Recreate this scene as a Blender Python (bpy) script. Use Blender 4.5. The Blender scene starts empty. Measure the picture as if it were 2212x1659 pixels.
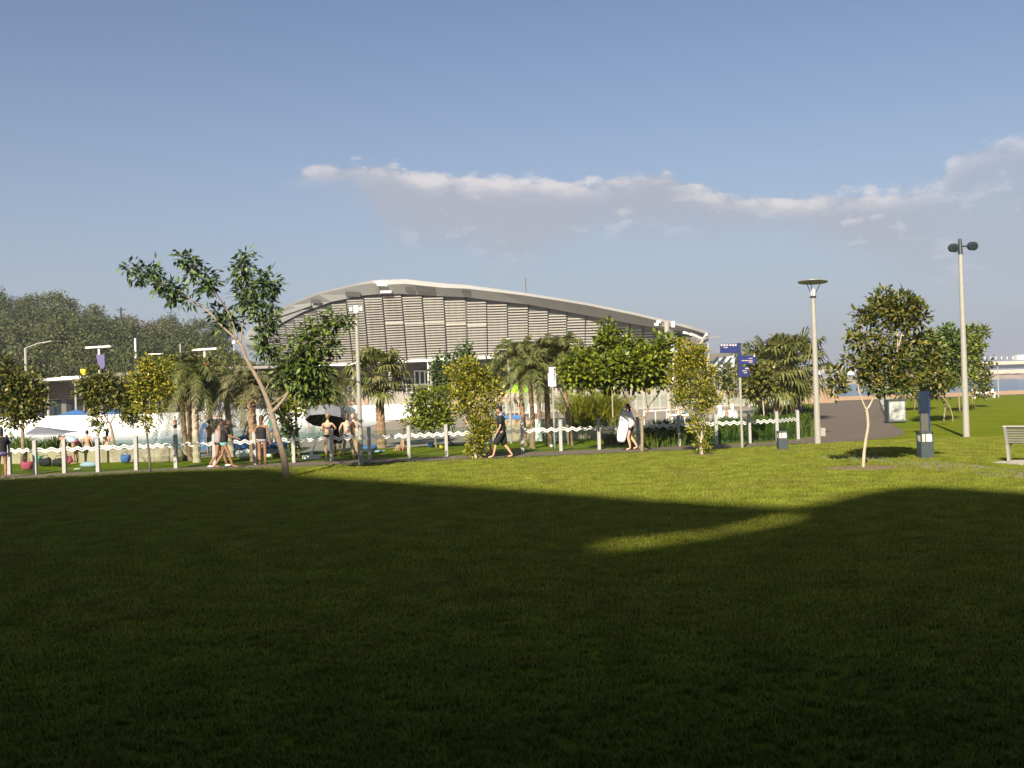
import bpy, bmesh, math, random
import numpy as np
from mathutils import Vector, Matrix
random.seed(7); RNG = np.random.default_rng(7)
R = math.radians
# ------------------------------------------------------------------ camera
FOC, CX, CY, EYE = 2200.0, 1106.0, 829.5, 2.35
ROLL, PITCH = R(1.8), math.atan(10.5 / 2200)
fwd = Vector((0, math.cos(PITCH), math.sin(PITCH)))
rt0 = Vector((1, 0, 0)); up0 = rt0.cross(fwd)
cr = rt0 * math.cos(ROLL) - up0 * math.sin(ROLL)
cu = rt0 * math.sin(ROLL) + up0 * math.cos(ROLL)
C = bpy.context.scene.collection
cam = bpy.data.cameras.new('camera'); cam.sensor_width = 36; cam.lens = 36 * FOC / 2212
cam.clip_end = 8000; cam.clip_start = 0.1
co = bpy.data.objects.new('camera', cam); C.objects.link(co)
m = Matrix((cr, cu, -fwd)).transposed().to_4x4(); m.translation = (0, 0, EYE)
co.matrix_world = m
sc = bpy.context.scene; sc.camera = co
# ------------------------------------------------------------------ light
SUN_EL, SUN_AZ = R(32), R(17)          # shadows run away from the viewer and a little to the right
tosun = Vector((-math.sin(SUN_AZ) * math.cos(SUN_EL), -math.cos(SUN_AZ) * math.cos(SUN_EL), math.sin(SUN_EL)))
sl = bpy.data.lights.new('sun', 'SUN'); sl.energy = 5.0; sl.angle = R(0.55); sl.color = (1, 0.88, 0.70)
so = bpy.data.objects.new('sun', sl); C.objects.link(so)
so.rotation_euler = tosun.to_track_quat('Z', 'Y').to_euler()
so.location = (-20, -60, 60)
w = bpy.data.worlds.new('World'); sc.world = w; w.use_nodes = True
sc.view_settings.view_transform = 'Standard'; sc.view_settings.look = 'None'
EXPO = 0.9; sc.view_settings.exposure = EXPO; sc.view_settings.gamma = 1
sc.cycles.max_bounces = 6; sc.cycles.transparent_max_bounces = 24
sc.cycles.diffuse_bounces = 3; sc.cycles.glossy_bounces = 3
sc.cycles.use_denoising = True
SKY_STRENGTH = 0.059

def yh(x): return 840 + (1106 - x) * 0.0314
def ray(x, y): return fwd + cr * ((x - CX) / FOC) + cu * ((CY - y) / FOC)
O = Vector((0, 0, EYE))
def G(x, y, z=0.0):
    d = ray(x, y); return O + d * ((z - EYE) / d.z)
def A(x, y, Y):
    d = ray(x, y); return O + d * (Y / d.y)
def mpp(Y): return Y / FOC          # metres per picture unit at depth Y

def build_world():
    nt = w.node_tree; N = nt.nodes; L = nt.links; N.clear()
    out = N.new('ShaderNodeOutputWorld'); bg = N.new('ShaderNodeBackground'); bg.inputs[1].default_value = SKY_STRENGTH
    sky = N.new('ShaderNodeTexSky'); sky.sky_type = 'NISHITA'; sky.sun_disc = False
    sky.sun_elevation = SUN_EL; sky.sun_rotation = math.atan2(tosun.x, tosun.y)
    sky.air_density = 1.0; sky.dust_density = 1.6; sky.ozone_density = 1.6
    def mth(op, a=None, b=None, c=None):
        n = N.new('ShaderNodeMath'); n.operation = op
        for i, v in enumerate((a, b, c)):
            if v is None: continue
            if isinstance(v, (int, float)): n.inputs[i].default_value = v
            else: L.new(v, n.inputs[i])
        return n.outputs[0]
    tc = N.new('ShaderNodeTexCoord'); sp = N.new('ShaderNodeSeparateXYZ'); L.new(tc.outputs['Generated'], sp.inputs[0])
    az = mth('ARCTAN2', sp.outputs[0], sp.outputs[1]); el = mth('ARCSINE', sp.outputs[2])
    cmb = N.new('ShaderNodeCombineXYZ'); L.new(az, cmb.inputs[0]); L.new(mth('MULTIPLY', el, 1.9), cmb.inputs[1])
    def noise(scale, det, rough, off=0.0):
        mp = N.new('ShaderNodeMapping'); mp.inputs['Location'].default_value = (off, off, off); L.new(cmb.outputs[0], mp.inputs[0])
        n = N.new('ShaderNodeTexNoise'); n.inputs['Scale'].default_value = scale; n.inputs['Detail'].default_value = det
        n.inputs['Roughness'].default_value = rough; L.new(mp.outputs[0], n.inputs[0]); return n.outputs[0]
    n1 = noise(9, 8, .62); n2 = noise(26, 6, .6, 3.1); n3 = noise(5, 4, .5, 8.0)
    # band limits as functions of azimuth: az -0.35..0.65 -> 0..1, elevation 0..0.4 -> 0..1
    u = mth('MULTIPLY_ADD', az, 1.0, .35)
    def curve(pts):
        n = N.new('ShaderNodeFloatCurve'); cv = n.mapping.curves[0]
        q = []
        for x, y in pts:
            a = math.atan((x - CX) / FOC); e = (yh(x) - y) / FOC
            q.append((a + .35, e / .4))
        cv.points[0].location = (0, q[0][1]); cv.points[1].location = (1, q[-1][1])
        for a, e in q: cv.points.new(a, e)
        n.mapping.update(); L.new(u, n.inputs['Value']); return mth('MULTIPLY', n.outputs[0], .4)
    top = curve([(560,394),(650,390),(700,375),(800,362),(850,358),(900,372),(1000,382),(1200,392),(1300,388),(1400,380),(1440,375),(1480,395),
                 (1560,420),(1640,432),(1760,440),(1850,436),(1950,440),(2040,425),(2080,385),(2150,362),(2260,345)])
    bot = curve([(560,393),(650,396),(760,404),(810,450),(860,500),(950,525),(1050,550),(1110,568),(1170,555),(1250,528),(1330,505),
                 (1400,498),(1480,500),(1560,512),(1700,520),(1820,548),(2000,610),(2260,650)])
    def ss(v, lo, hi):
        n = N.new('ShaderNodeMapRange'); n.interpolation_type = 'SMOOTHSTEP'; L.new(v, n.inputs[0])
        n.inputs[1].default_value = lo; n.inputs[2].default_value = hi; return n.outputs[0]
    jt = mth('MULTIPLY', mth('SUBTRACT', n2, .5), .042)
    jt1 = mth('MULTIPLY', mth('SUBTRACT', n1, .5), .03)
    dt = mth('ADD', mth('ADD', mth('SUBTRACT', top, el), jt), jt1)   # distance below the top edge
    jb = mth('MULTIPLY', mth('SUBTRACT', n1, .5), .08)
    db = mth('ADD', mth('SUBTRACT', el, bot), jb)
    mask = mth('MULTIPLY', ss(dt, -.002, .008), ss(db, -.025, .03))
    front = ss(sp.outputs[1], .3, .6); mask = mth('MULTIPLY', mth('MULTIPLY', mask, front), ss(mth('ADD', az, mth('MULTIPLY', mth('SUBTRACT', n1, .5), .12)), (630 - CX) / FOC, (740 - CX) / FOC))
    # broken holes
    hole = ss(mth('ADD', n1, mth('MULTIPLY', n3, .4)), .42, .62)
    mask = mth('MULTIPLY', mask, mth('MULTIPLY_ADD', hole, .45, .55))
    edge = mth('MULTIPLY', mth('SUBTRACT', 1.0, ss(dt, .003, .026)), mth('MULTIPLY', ss(n2, .34, .62), 1.1))
    puff = mth('MULTIPLY', ss(n2, .54, .66), .5)
    lit = mth('MINIMUM', mth('ADD', edge, puff), 1.0)
    cc = N.new('ShaderNodeMix'); cc.data_type = 'RGBA'; L.new(lit, cc.inputs[0])
    k = 1 / SKY_STRENGTH / 2 ** EXPO
    cc.inputs[6].default_value = (.44 * k, .465 * k, .545 * k, 1); cc.inputs[7].default_value = (.80 * k, .75 * k, .75 * k, 1)
    # low haze: a pale lavender air along the horizon
    hz = mth('POWER', mth('SUBTRACT', 1.0, mth('MINIMUM', mth('MAXIMUM', mth('MULTIPLY', el, 2.7), 0.0), 1.0)), 1.6)
    hm = N.new('ShaderNodeMix'); hm.data_type = 'RGBA'; L.new(mth('MULTIPLY', hz, .85), hm.inputs[0])
    hsv = N.new('ShaderNodeHueSaturation'); hsv.inputs['Saturation'].default_value = 1.0; hsv.inputs['Hue'].default_value=.506
    L.new(sky.outputs[0], hsv.inputs['Color'])
    L.new(hsv.outputs[0], hm.inputs[6]); hm.inputs[7].default_value = (.39 * k, .43 * k, .56 * k, 1)
    cm = N.new('ShaderNodeMix'); cm.data_type = 'RGBA'; L.new(mth('MULTIPLY', mask, mth('MULTIPLY_ADD', ss(az, .33, .43), -.35, .88)), cm.inputs[0])
    L.new(hm.outputs[2], cm.inputs[6]); L.new(cc.outputs[2], cm.inputs[7])
    L.new(cm.outputs[2], bg.inputs[0]); L.new(bg.outputs[0], out.inputs[0])
build_world()

# ------------------------------------------------------------------ materials
def mat(name, col, rough=.7, var=0.0, scale=4.0, metal=0.0, bump=0.0, bscale=None, col2=None, island=None, trans=0.0, spec=None, detail=5):
    M = bpy.data.materials.new(name); M.use_nodes = True
    nt = M.node_tree; N = nt.nodes; L = nt.links; b = N['Principled BSDF']
    b.inputs['Base Color'].default_value = (*col, 1); b.inputs['Roughness'].default_value = rough; b.inputs['Metallic'].default_value = metal
    if spec is not None: b.inputs['Specular IOR Level'].default_value = spec
    src = None
    tc = N.new('ShaderNodeTexCoord')
    if var or col2:
        n = N.new('ShaderNodeTexNoise'); n.inputs['Scale'].default_value = scale; n.inputs['Detail'].default_value = detail; n.inputs['Roughness'].default_value = .65
        L.new(tc.outputs['Object'], n.inputs[0])
        r = N.new('ShaderNodeMapRange'); r.inputs[1].default_value = .3; r.inputs[2].default_value = .7; L.new(n.outputs[0], r.inputs[0])
        mx = N.new('ShaderNodeMix'); mx.data_type = 'RGBA'; L.new(r.outputs[0], mx.inputs[0])
        a = col; c2 = col2 or tuple(min(1, c * (1 + var)) for c in col); a = col if col2 else tuple(c * (1 - var) for c in col)
        mx.inputs[6].default_value = (*a, 1); mx.inputs[7].default_value = (*c2, 1); src = mx.outputs[2]
    if island:
        g = N.new('ShaderNodeNewGeometry'); cr_ = N.new('ShaderNodeValToRGB'); e = cr_.color_ramp.elements
        for i, c in enumerate(island):
            p = i / (len(island) - 1)
            if i < 2: e[i].position = p; e[i].color = (*c, 1)
            else: q = e.new(p); q.color = (*c, 1)
        if len(island) > 2:
            for i, c in enumerate(island): e[i].position = i / (len(island) - 1); e[i].color = (*c, 1)
        L.new(g.outputs['Random Per Island'], cr_.inputs[0]); src = cr_.outputs[0]
    if src: L.new(src, b.inputs['Base Color'])
    if bump:
        n = N.new('ShaderNodeTexNoise'); n.inputs['Scale'].default_value = bscale or scale * 3; n.inputs['Detail'].default_value = 4
        L.new(tc.outputs['Object'], n.inputs[0]); bp = N.new('ShaderNodeBump'); bp.inputs['Strength'].default_value = bump; bp.inputs['Distance'].default_value = .05
        L.new(n.outputs[0], bp.inputs['Height']); L.new(bp.outputs[0], b.inputs['Normal'])
    if trans:
        t = N.new('ShaderNodeBsdfTranslucent'); ms = N.new('ShaderNodeMixShader'); ms.inputs[0].default_value = trans
        if src: L.new(src, t.inputs[0])
        else: t.inputs[0].default_value = (*col, 1)
        L.new(b.outputs[0], ms.inputs[1]); L.new(t.outputs[0], ms.inputs[2]); L.new(ms.outputs[0], N['Material Output'].inputs[0])
    return M
M = {}
def mk(k, *a, **kw): M[k] = mat(k, *a, **kw)
mk('metal', (.30, .30, .29), .42, .08, 8, metal=.25)
mk('pale_metal', (.33, .32, .29), .5, .08, 8)
mk('white', (.80, .80, .78), .5, .03, 3)
mk('white_wall', (.84, .84, .83), .6, .02, .6)
mk('dark_metal', (.03, .045, .05), .45, .1, 8)
mk('post', (.36, .365, .35), .5, .08, 9)
mk('concrete', (.42, .39, .34), .85, .12, 5, bump=.2)
mk('beige', (.38, .31, .21), .85, .10, 2.5, bump=.2)
mk('podium', (.33, .30, .26), .85, .08, .8)
mk('tan_band', (.48, .34, .24), .85, .08, 1)
mk('rock', (.36, .29, .22), .9, .35, 3, bump=.8)
mk('navy', (.012, .025, .13), .45, .08, 6)
mk('slat', (.33, .31, .272), .6, .08, .7)
mk('facade_dark', (.095, .095, .09), .4)
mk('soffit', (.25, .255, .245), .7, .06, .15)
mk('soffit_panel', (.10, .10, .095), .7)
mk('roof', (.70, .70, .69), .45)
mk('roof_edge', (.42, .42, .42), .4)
mk('glass_dark', (.02, .03, .035), .12, metal=.0)
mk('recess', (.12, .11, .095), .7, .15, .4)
mk('blue_cloth', (.05, .14, .34), .7, .15, 6)
mk('grey_cloth', (.16, .17, .20), .7, .1, 4)
mk('lime_cloth', (.33, .62, .03), .7, .05, 3)
mk('yellow_cloth', (.62, .48, .04), .7, .1, 3)
mk('tan_cloth', (.50, .42, .36), .8, .1, 3)
mk('bark', (.28, .22, .155), .9, .25, 9, bump=.5)
mk('bark_pale', (.45, .38, .29), .9, .2, 9, bump=.4)
mk('bark_dark', (.12, .10, .075), .9, .25, 9, bump=.5)
mk('palm_bark', (.30, .20, .125), .95, .4, 12, bump=.8)
mk('hill_soil', (.10, .09, .05), .95, .3, .2)
mk('seawall', (.31, .215, .14), .9, .12, .4)
mk('shore', (.50, .43, .34), .9, .12, .02)
mk('stone', (.30, .235, .18), .95, .35, .3, bump=.6)
mk('steel_shiny', (.45, .46, .47), .18, .2, 5, metal=.9)
mk('leaf_dark', (.03, .06, .02), .5, island=[(.028, .050, .022), (.045, .075, .030), (.07, .115, .032), (.17, .25, .04)], trans=.15)
mk('leaf_mid', (.05, .09, .02), .5, island=[(.028, .050, .010), (.052, .085, .014), (.085, .13, .016), (.17, .23, .025)], trans=.15)
mk('leaf_green', (.05, .12, .02), .45, island=[(.038, .066, .006), (.085, .12, .008), (.15, .19, .012), (.29, .32, .025)], trans=.2)
mk('leaf_yellow', (.2, .2, .03), .5, island=[(.055, .080, .007), (.14, .165, .010), (.26, .255, .015), (.50, .40, .035)], trans=.2)
mk('bark_stem', (.20, .16, .11), .9, .2, 9)
mk('leaf_olive', (.08, .10, .03), .5, island=[(.030, .046, .008), (.062, .084, .013), (.11, .125, .018), (.24, .20, .03)], trans=.15)
mk('leaf_hill', (.08, .10, .03), .7, island=[(.026, .044, .008), (.040, .060, .010), (.062, .082, .014)], trans=.1)
mk('leaf_hill_b', (.08, .10, .03), .7, island=[(.050, .064, .014), (.074, .088, .020), (.105, .112, .030)], trans=.1)
mk('leaf_hill_dry', (.12, .09, .06), .8, island=[(.085, .070, .050), (.12, .10, .072), (.10, .095, .060)], trans=.1)
mk('palm_leaf', (.1, .13, .04), .5, island=[(.05, .068, .012), (.11, .125, .025), (.20, .19, .06)], trans=.15)
mk('palm_feather', (.1, .13, .04), .6, island=[(.042, .060, .012), (.085, .105, .018), (.14, .16, .035), (.20, .18, .08)], trans=.15)
mk('palm_dry', (.2, .16, .1), .8, island=[(.07, .085, .025), (.13, .13, .05), (.20, .18, .10)], trans=.1)
mk('blade', (.06, .12, .02), .5, island=[(.026, .055, .008), (.055, .10, .012), (.10, .155, .018), (.19, .23, .03)], trans=.2)
mk('blade_yellow', (.2, .22, .03), .5, island=[(.11, .15, .012), (.24, .26, .02), (.38, .38, .04)], trans=.2)
mk('skin', (.50, .29, .19), .6, .04, 6); mk('skin_fair', (.62, .38, .26), .6, .04, 6); mk('skin_brown', (.30, .15, .085), .6, .04, 6); mk('skin_dark', (.10, .055, .035), .6)
mk('hair_black', (.012, .010, .010), .6); mk('hair_brown', (.09, .05, .025), .6); mk('hair_blond', (.26, .18, .085), .6)
mk('cloth_black', (.012, .013, .015), .8, .2, 10); mk('cloth_white', (.80, .80, .80), .8, .02, 8); mk('cloth_teal', (.12, .42, .40), .8, .05, 8)
mk('cloth_grey', (.30, .28, .30), .8, .1, 12); mk('cloth_blue', (.05, .13, .38), .8, .1, 8); mk('cloth_sky', (.30, .40, .50), .8, .05, 8)
mk('cloth_pink', (.36, .06, .11), .8, .1, 8); mk('cloth_red', (.30, .05, .04), .8, .1, 8); mk('cloth_green', (.06, .34, .24), .8, .1, 8); mk('cloth_rose', (.62, .48, .46), .8, .05, 8)
mk('orange', (.7, .22, .05), .7); mk('purple', (.11, .09, .22), .7, .2, 6); mk('lantern', (.70, .64, .56), .5)
mk('mulch', (.20, .14, .08), .95, .3, 20, bump=.6)
mk('path_brown', (.125, .098, .072), .9, .12, 3, bump=.25)
mk('paving', (.27, .23, .18), .9, .08, .7)

def lawn_mat():
    Mt = bpy.data.materials.new('lawn'); Mt.use_nodes = True; nt = Mt.node_tree; N = nt.nodes; L = nt.links; b = N['Principled BSDF']
    b.inputs['Roughness'].default_value = .85; b.inputs['Specular IOR Level'].default_value = .0
    tc = N.new('ShaderNodeTexCoord')
    def no(scale, det, off=0):
        mp = N.new('ShaderNodeMapping'); mp.inputs['Location'].default_value = (off, off * .7, 0); L.new(tc.outputs['Object'], mp.inputs[0])
        n = N.new('ShaderNodeTexNoise'); n.inputs['Scale'].default_value = scale; n.inputs['Detail'].default_value = det; n.inputs['Roughness'].default_value = .68
        L.new(mp.outputs[0], n.inputs[0]); return n.outputs[0]
    def mr(v, a, b_, lo=0, hi=1):
        n = N.new('ShaderNodeMapRange'); n.inputs[1].default_value = a; n.inputs[2].default_value = b_; n.inputs[3].default_value = lo; n.inputs[4].default_value = hi
        L.new(v, n.inputs[0]); return n.outputs[0]
    def mx(f, a, b_):
        n = N.new('ShaderNodeMix'); n.data_type = 'RGBA'; L.new(f, n.inputs[0])
        for i, v in ((6, a), (7, b_)):
            if isinstance(v, tuple): n.inputs[i].default_value = (*v, 1)
            else: L.new(v, n.inputs[i])
        return n.outputs[2]
    c = mx(mr(no(.35, 5), .35, .65), (.115, .15, .013), (.165, .19, .018))
    c = mx(mr(no(2.2, 6, 5), .45, .75, 0, .55), c, (.085, .13, .010))
    c = mx(mr(no(.12, 4, 9), .55, .7, 0, .35), c, (.20, .185, .05))
    fine = mr(no(28, 5, 2), .32, .68, .62, 1.38)
    mm = N.new('ShaderNodeVectorMath'); mm.operation = 'SCALE'; L.new(c, mm.inputs[0]); L.new(fine, mm.inputs['Scale'])
    L.new(mm.outputs[0], b.inputs['Base Color'])
    bp = N.new('ShaderNodeBump'); bp.inputs['Strength'].default_value = .7; bp.inputs['Distance'].default_value = .03
    L.new(no(45, 6, 1), bp.inputs['Height']); L.new(bp.outputs[0], b.inputs['Normal'])
    return Mt
M['lawn'] = lawn_mat()
def path_mat(Mt):
    nt = Mt.node_tree; N = nt.nodes; L = nt.links; b = N['Principled BSDF']; src = b.inputs['Base Color'].links[0].from_socket
    tc = N.new('ShaderNodeTexCoord'); bk = N.new('ShaderNodeTexBrick'); bk.inputs['Scale'].default_value = 1.0; bk.inputs['Brick Width'].default_value = .8; bk.inputs['Row Height'].default_value = .4
    bk.inputs['Mortar Size'].default_value = .012; bk.inputs['Color1'].default_value = (.9, .9, .9, 1); bk.inputs['Color2'].default_value = (1.15, 1.12, 1.08, 1); bk.inputs['Mortar'].default_value = (.45, .45, .45, 1)
    L.new(tc.outputs['Object'], bk.inputs[0]); mx = N.new('ShaderNodeMix'); mx.data_type = 'RGBA'; mx.blend_type = 'MULTIPLY'; mx.inputs[0].default_value = 1; L.new(src, mx.inputs[6]); L.new(bk.outputs[0], mx.inputs[7]); L.new(mx.outputs[2], b.inputs['Base Color'])
path_mat(M['path_brown'])
def water_mat(name, col, scale, rough=.12, bump=.25):
    Mt = mat(name, col, rough, .15, scale * .3, bump=bump, bscale=scale); return Mt
M['pool_water'] = water_mat('pool_water', (.13, .21, .20), 1.6, .2, .5)
M['sea'] = water_mat('sea', (.085, .14, .20), .35, .25, .6)
def glass_mat():
    Mt = bpy.data.materials.new('fence_glass'); Mt.use_nodes = True; nt = Mt.node_tree; N = nt.nodes; L = nt.links; N.remove(N['Principled BSDF'])
    t = N.new('ShaderNodeBsdfTransparent'); t.inputs[0].default_value = (.86, .93, .91, 1)
    g = N.new('ShaderNodeBsdfGlossy'); g.inputs[0].default_value = (.8, .9, .95, 1); g.inputs['Roughness'].default_value = .03
    s = N.new('ShaderNodeMixShader'); s.inputs[0].default_value = .05
    L.new(t.outputs[0], s.inputs[1]); L.new(g.outputs[0], s.inputs[2]); L.new(s.outputs[0], N['Material Output'].inputs[0])
    return Mt
M['glass'] = glass_mat()

# ------------------------------------------------------------------ builders
class MB:
    def __init__(s): s.v = []; s.f = []
    def add(s, vs, fs):
        o = len(s.v); s.v += [tuple(p) for p in vs]; s.f += [tuple(o + i for i in f) for f in fs]; return s
    def box(s, c, d, rz=0.0, tilt=None):
        x, y, z = d[0] / 2, d[1] / 2, d[2] / 2
        P = [Vector((a * x, b * y, e * z)) for e in (-1, 1) for a, b in ((-1, -1), (1, -1), (1, 1), (-1, 1))]
        Rm = Matrix.Rotation(rz, 3, 'Z')
        if tilt is not None: Rm = Rm @ tilt
        P = [Rm @ p + Vector(c) for p in P]
        return s.add(P, [(3, 2, 1, 0), (4, 5, 6, 7), (0, 1, 5, 4), (1, 2, 6, 5), (2, 3, 7, 6), (3, 0, 4, 7)])
    def tube(s, pts, rad, n=8, cap=True):
        pts = [Vector(p) for p in pts]
        if not hasattr(rad, '__len__'): rad = [rad] * len(pts)
        rings = []; ref = Vector((.31, .95, .05))
        for i, p in enumerate(pts):
            t = (pts[min(i + 1, len(pts) - 1)] - pts[max(i - 1, 0)])
            if t.length < 1e-6: t = Vector((0, 0, 1))
            t.normalize(); a = t.cross(ref)
            if a.length < .05: a = t.cross(Vector((1, 0, 0)))
            a.normalize(); b = t.cross(a)
            rings.append([p + (a * math.cos(k * 2 * math.pi / n) + b * math.sin(k * 2 * math.pi / n)) * rad[i] for k in range(n)])
        fs = [];
        for i in range(len(pts) - 1):
            for k in range(n): k2 = (k + 1) % n; fs.append((i * n + k, i * n + k2, (i + 1) * n + k2, (i + 1) * n + k))
        if cap: fs.append(tuple(range(n - 1, -1, -1))); fs.append(tuple((len(pts) - 1) * n + k for k in range(n)))
        return s.add([p for r in rings for p in r], fs)
    def ball(s, c, r, nu=12, nv=8, rot=None):
        c = Vector(c); r = Vector((r, r, r)) if not hasattr(r, '__len__') else Vector(r); V = []; F = []
        for j in range(nv + 1):
            t = math.pi * j / nv
            for i in range(nu):
                a = 2 * math.pi * i / nu; p = Vector((math.sin(t) * math.cos(a) * r.x, math.sin(t) * math.sin(a) * r.y, math.cos(t) * r.z))
                if rot is not None: p = rot @ p
                V.append(c + p)
        for j in range(nv):
            for i in range(nu): F.append((j * nu + i, (j + 1) * nu + i, (j + 1) * nu + (i + 1) % nu, j * nu + (i + 1) % nu))
        return s.add(V, F)
    def prism(s, poly, off):       # planar polygon (world points) extruded by vector off
        n = len(poly); P = [Vector(p) for p in poly]; off = Vector(off)
        s.add(P + [p + off for p in P], [tuple(range(n)), tuple(range(2 * n - 1, n - 1, -1))] + [(i, i + n, (i + 1) % n + n, (i + 1) % n) for i in range(n)]); return s
    def strip(s, a, b):            # quads between two polylines
        n = len(a); return s.add(list(a) + list(b), [(i, i + 1, n + i + 1, n + i) for i in range(n - 1)])
    def build(s, name, m, parent=None, smooth=False, loc=None, bevel=0):
        me = bpy.data.meshes.new(name); V = s.v
        if loc is not None: V = [(p[0] - loc[0], p[1] - loc[1], p[2] - loc[2]) for p in V]
        me.from_pydata(V, [], s.f); me.update()
        o = bpy.data.objects.new(name, me); C.objects.link(o); me.materials.append(M[m] if isinstance(m, str) else m)
        if parent is not None: o.parent = parent
        if loc is not None: o.location = loc
        if smooth:
            for p in me.polygons: p.use_smooth = True
        if bevel:
            bv = o.modifiers.new('bevel', 'BEVEL'); bv.width = bevel; bv.segments = 2; bv.limit_method = 'ANGLE'
        return o
def tag(o, label=None, cat=None, group=None, kind=None):
    if label: o['label'] = label
    if cat: o['category'] = cat
    if group: o['group'] = group
    if kind: o['kind'] = kind
    return o
def empty(name, loc, label, cat, group=None, rz=0):
    o = bpy.data.objects.new(name, None); C.objects.link(o); o.location = loc; o.rotation_euler.z = rz; o.empty_display_size = .3
    return tag(o, label, cat, group)
def part(mb, name, m, root, **kw):      # mb in world coordinates, root an unrotated Empty
    return mb.build(name, m, root, **kw) if False else _part(mb, name, m, root, **kw)
def _part(mb, name, m, root, **kw):
    l = root.location; mb.v = [(p[0] - l[0], p[1] - l[1], p[2] - l[2]) for p in mb.v]
    return mb.build(name, m, root, **kw)
def sub(mb, name, m, parent, root, **kw):
    l = root.location; mb.v = [(p[0] - l[0], p[1] - l[1], p[2] - l[2]) for p in mb.v]
    return mb.build(name, m, parent, **kw)
def copy_tree(o, parent=None):
    c = o.copy(); C.objects.link(c)
    if parent is not None: c.parent = parent
    for ch in o.children: copy_tree(ch, c)
    return c
def sheet(name, pts, z, m, kind='structure', thick=0):
    bm = bmesh.new(); vs = [bm.verts.new((p[0], p[1], z)) for p in pts]; f = bm.faces.new(vs)
    if f.normal.z < 0: f.normal_flip()
    bm.normal_update()
    if f.normal.z < 0: f.normal_flip()
    if thick:
        r = bmesh.ops.extrude_face_region(bm, geom=[f]); 
        for v in r['geom']:
            if isinstance(v, bmesh.types.BMVert): v.co.z += thick
    bmesh.ops.triangulate(bm, faces=bm.faces[:])
    me = bpy.data.meshes.new(name); bm.to_mesh(me); bm.free(); me.materials.append(M[m])
    o = bpy.data.objects.new(name, me); C.objects.link(o)
    if kind: o['kind'] = kind
    return o
def quads_mesh(name, V, m, parent=None, loc=None):      # V: (n,4,3) numpy
    n = len(V); V = V.reshape(-1, 3).astype(np.float32)
    if loc is not None: V = V - np.array(loc, dtype=np.float32)
    me = bpy.data.meshes.new(name); me.vertices.add(n * 4); me.vertices.foreach_set('co', V.ravel())
    me.loops.add(n * 4); me.loops.foreach_set('vertex_index', np.arange(n * 4, dtype=np.int32))
    me.polygons.add(n); me.polygons.foreach_set('loop_start', np.arange(0, n * 4, 4, dtype=np.int32))
    try: me.polygons.foreach_set('loop_total', np.full(n, 4, dtype=np.int32))
    except Exception: pass
    me.update(calc_edges=True); me.validate()
    o = bpy.data.objects.new(name, me); C.objects.link(o); me.materials.append(M[m])
    if parent is not None: o.parent = parent
    return o
def nrm(a): return a / (np.linalg.norm(a, axis=-1, keepdims=True) + 1e-9)
def leaves(c, d, nn, Ln, Wd):           # centres, direction, normal, length, width -> (n,4,3) rhombs
    c = np.asarray(c); d = nrm(np.asarray(d)); s = nrm(np.cross(d, nn)); n = np.cross(s, d)
    Ln = np.asarray(Ln)[:, None]; Wd = np.asarray(Wd)[:, None]
    return np.stack([c, c + d * Ln * .45 + s * Wd * .5 + n * Wd * .12, c + d * Ln, c + d * Ln * .45 - s * Wd * .5 + n * Wd * .12], axis=1)
# ================================================================== THE SETTING
land = [(-1500, -120), (400, -120), (400, 118), (120, 116), (58, 113), (30, 108), (27, 120), (26, 420), (-200, 900), (-1500, 900)]
ground = sheet('ground', land, 0, 'lawn')
sheet('sea', [(-1000, 60), (3500, 60), (3500, 3500), (-1000, 3500)], -2.0, 'sea')
mb = MB()
sw = [Vector(p) for p in ((400, 118, 0), (120, 116, 0), (58, 113, 0), (30, 108, 0), (27, 120, 0), (26, 420, 0))]
mb.strip([p + Vector((0, .3, .42)) for p in sw], [p + Vector((0, .3, -2.6)) for p in sw]); mb.strip([p + Vector((0, -.1, .0)) for p in sw], [p + Vector((0, -.1, .42)) for p in sw])
mb.strip([p + Vector((0, -.1, .42)) for p in sw], [p + Vector((0, .3, .42)) for p in sw])
tag(mb.build('sea_wall', 'seawall'), 'low orange brown edge wall along the waterfront beyond the lawn', 'sea wall')
# promenade strip beside the sea wall
sheet('waterfront_path', [(29, 104), (60, 108.5), (400, 114), (400, 117.8), (58, 112.8), (30, 107.7)], .008, 'path_brown')

fence_px = [(21,1025),(77,1025),(140,1022),(212.4,1019.5),(295,1015.7),(380.6,1011.6),(464,1007.8),(550.8,1003.3),(635,999.5),(717.3,996.3),(798.5,992.6),(883.9,989.5),
            (965,986),(1047.8,982),(1129,978),(1211.8,974.5),(1294.5,971.2),(1379,967.5),(1466.8,963.5),(1548,960.8),(1619.5,957.5),(1679,953.8),(1724,948.7)]
near_px = [(-260,1050),(0,1037),(200,1028),(369,1018.5),(512,1016),(637,1010),(714,1005.5),(781,1004),(879,999),(962,996),(1060,992),(1203,984.6),(1349,979.5),(1487,975),
           (1603,968),(1674,963.7),(1751,959.5),(1800,957),(1859,952),(1910,947),(1945,941.5),(1956,936),(1948,928),(1930,918),(1914,908)]
FP = [G(*p) for p in fence_px]
path = [G(*p) for p in near_px] + [Vector((37.6, 104.6, 0)), Vector((30.2, 104, 0))] + [G(1762, 880), G(1764, 943)] + [p + Vector((0, .12, 0)) for p in reversed(FP)] + [G(-120, 1032), G(-260, 1036)]
sheet('promenade', path, .004, 'path_brown')
# pale concrete edge on the right of the promenade
k0, k1 = G(1914, 908), Vector((37.6, 104.6, 0)); dk = (k1 - k0).normalized(); sd = Vector((dk.y, -dk.x, 0))
mb = MB(); mb.prism([k0, k1, k1 + sd * .9, k0 + sd * .9], (0, 0, .28)); tag(mb.build('kerb', 'concrete'), kind='structure')
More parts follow.
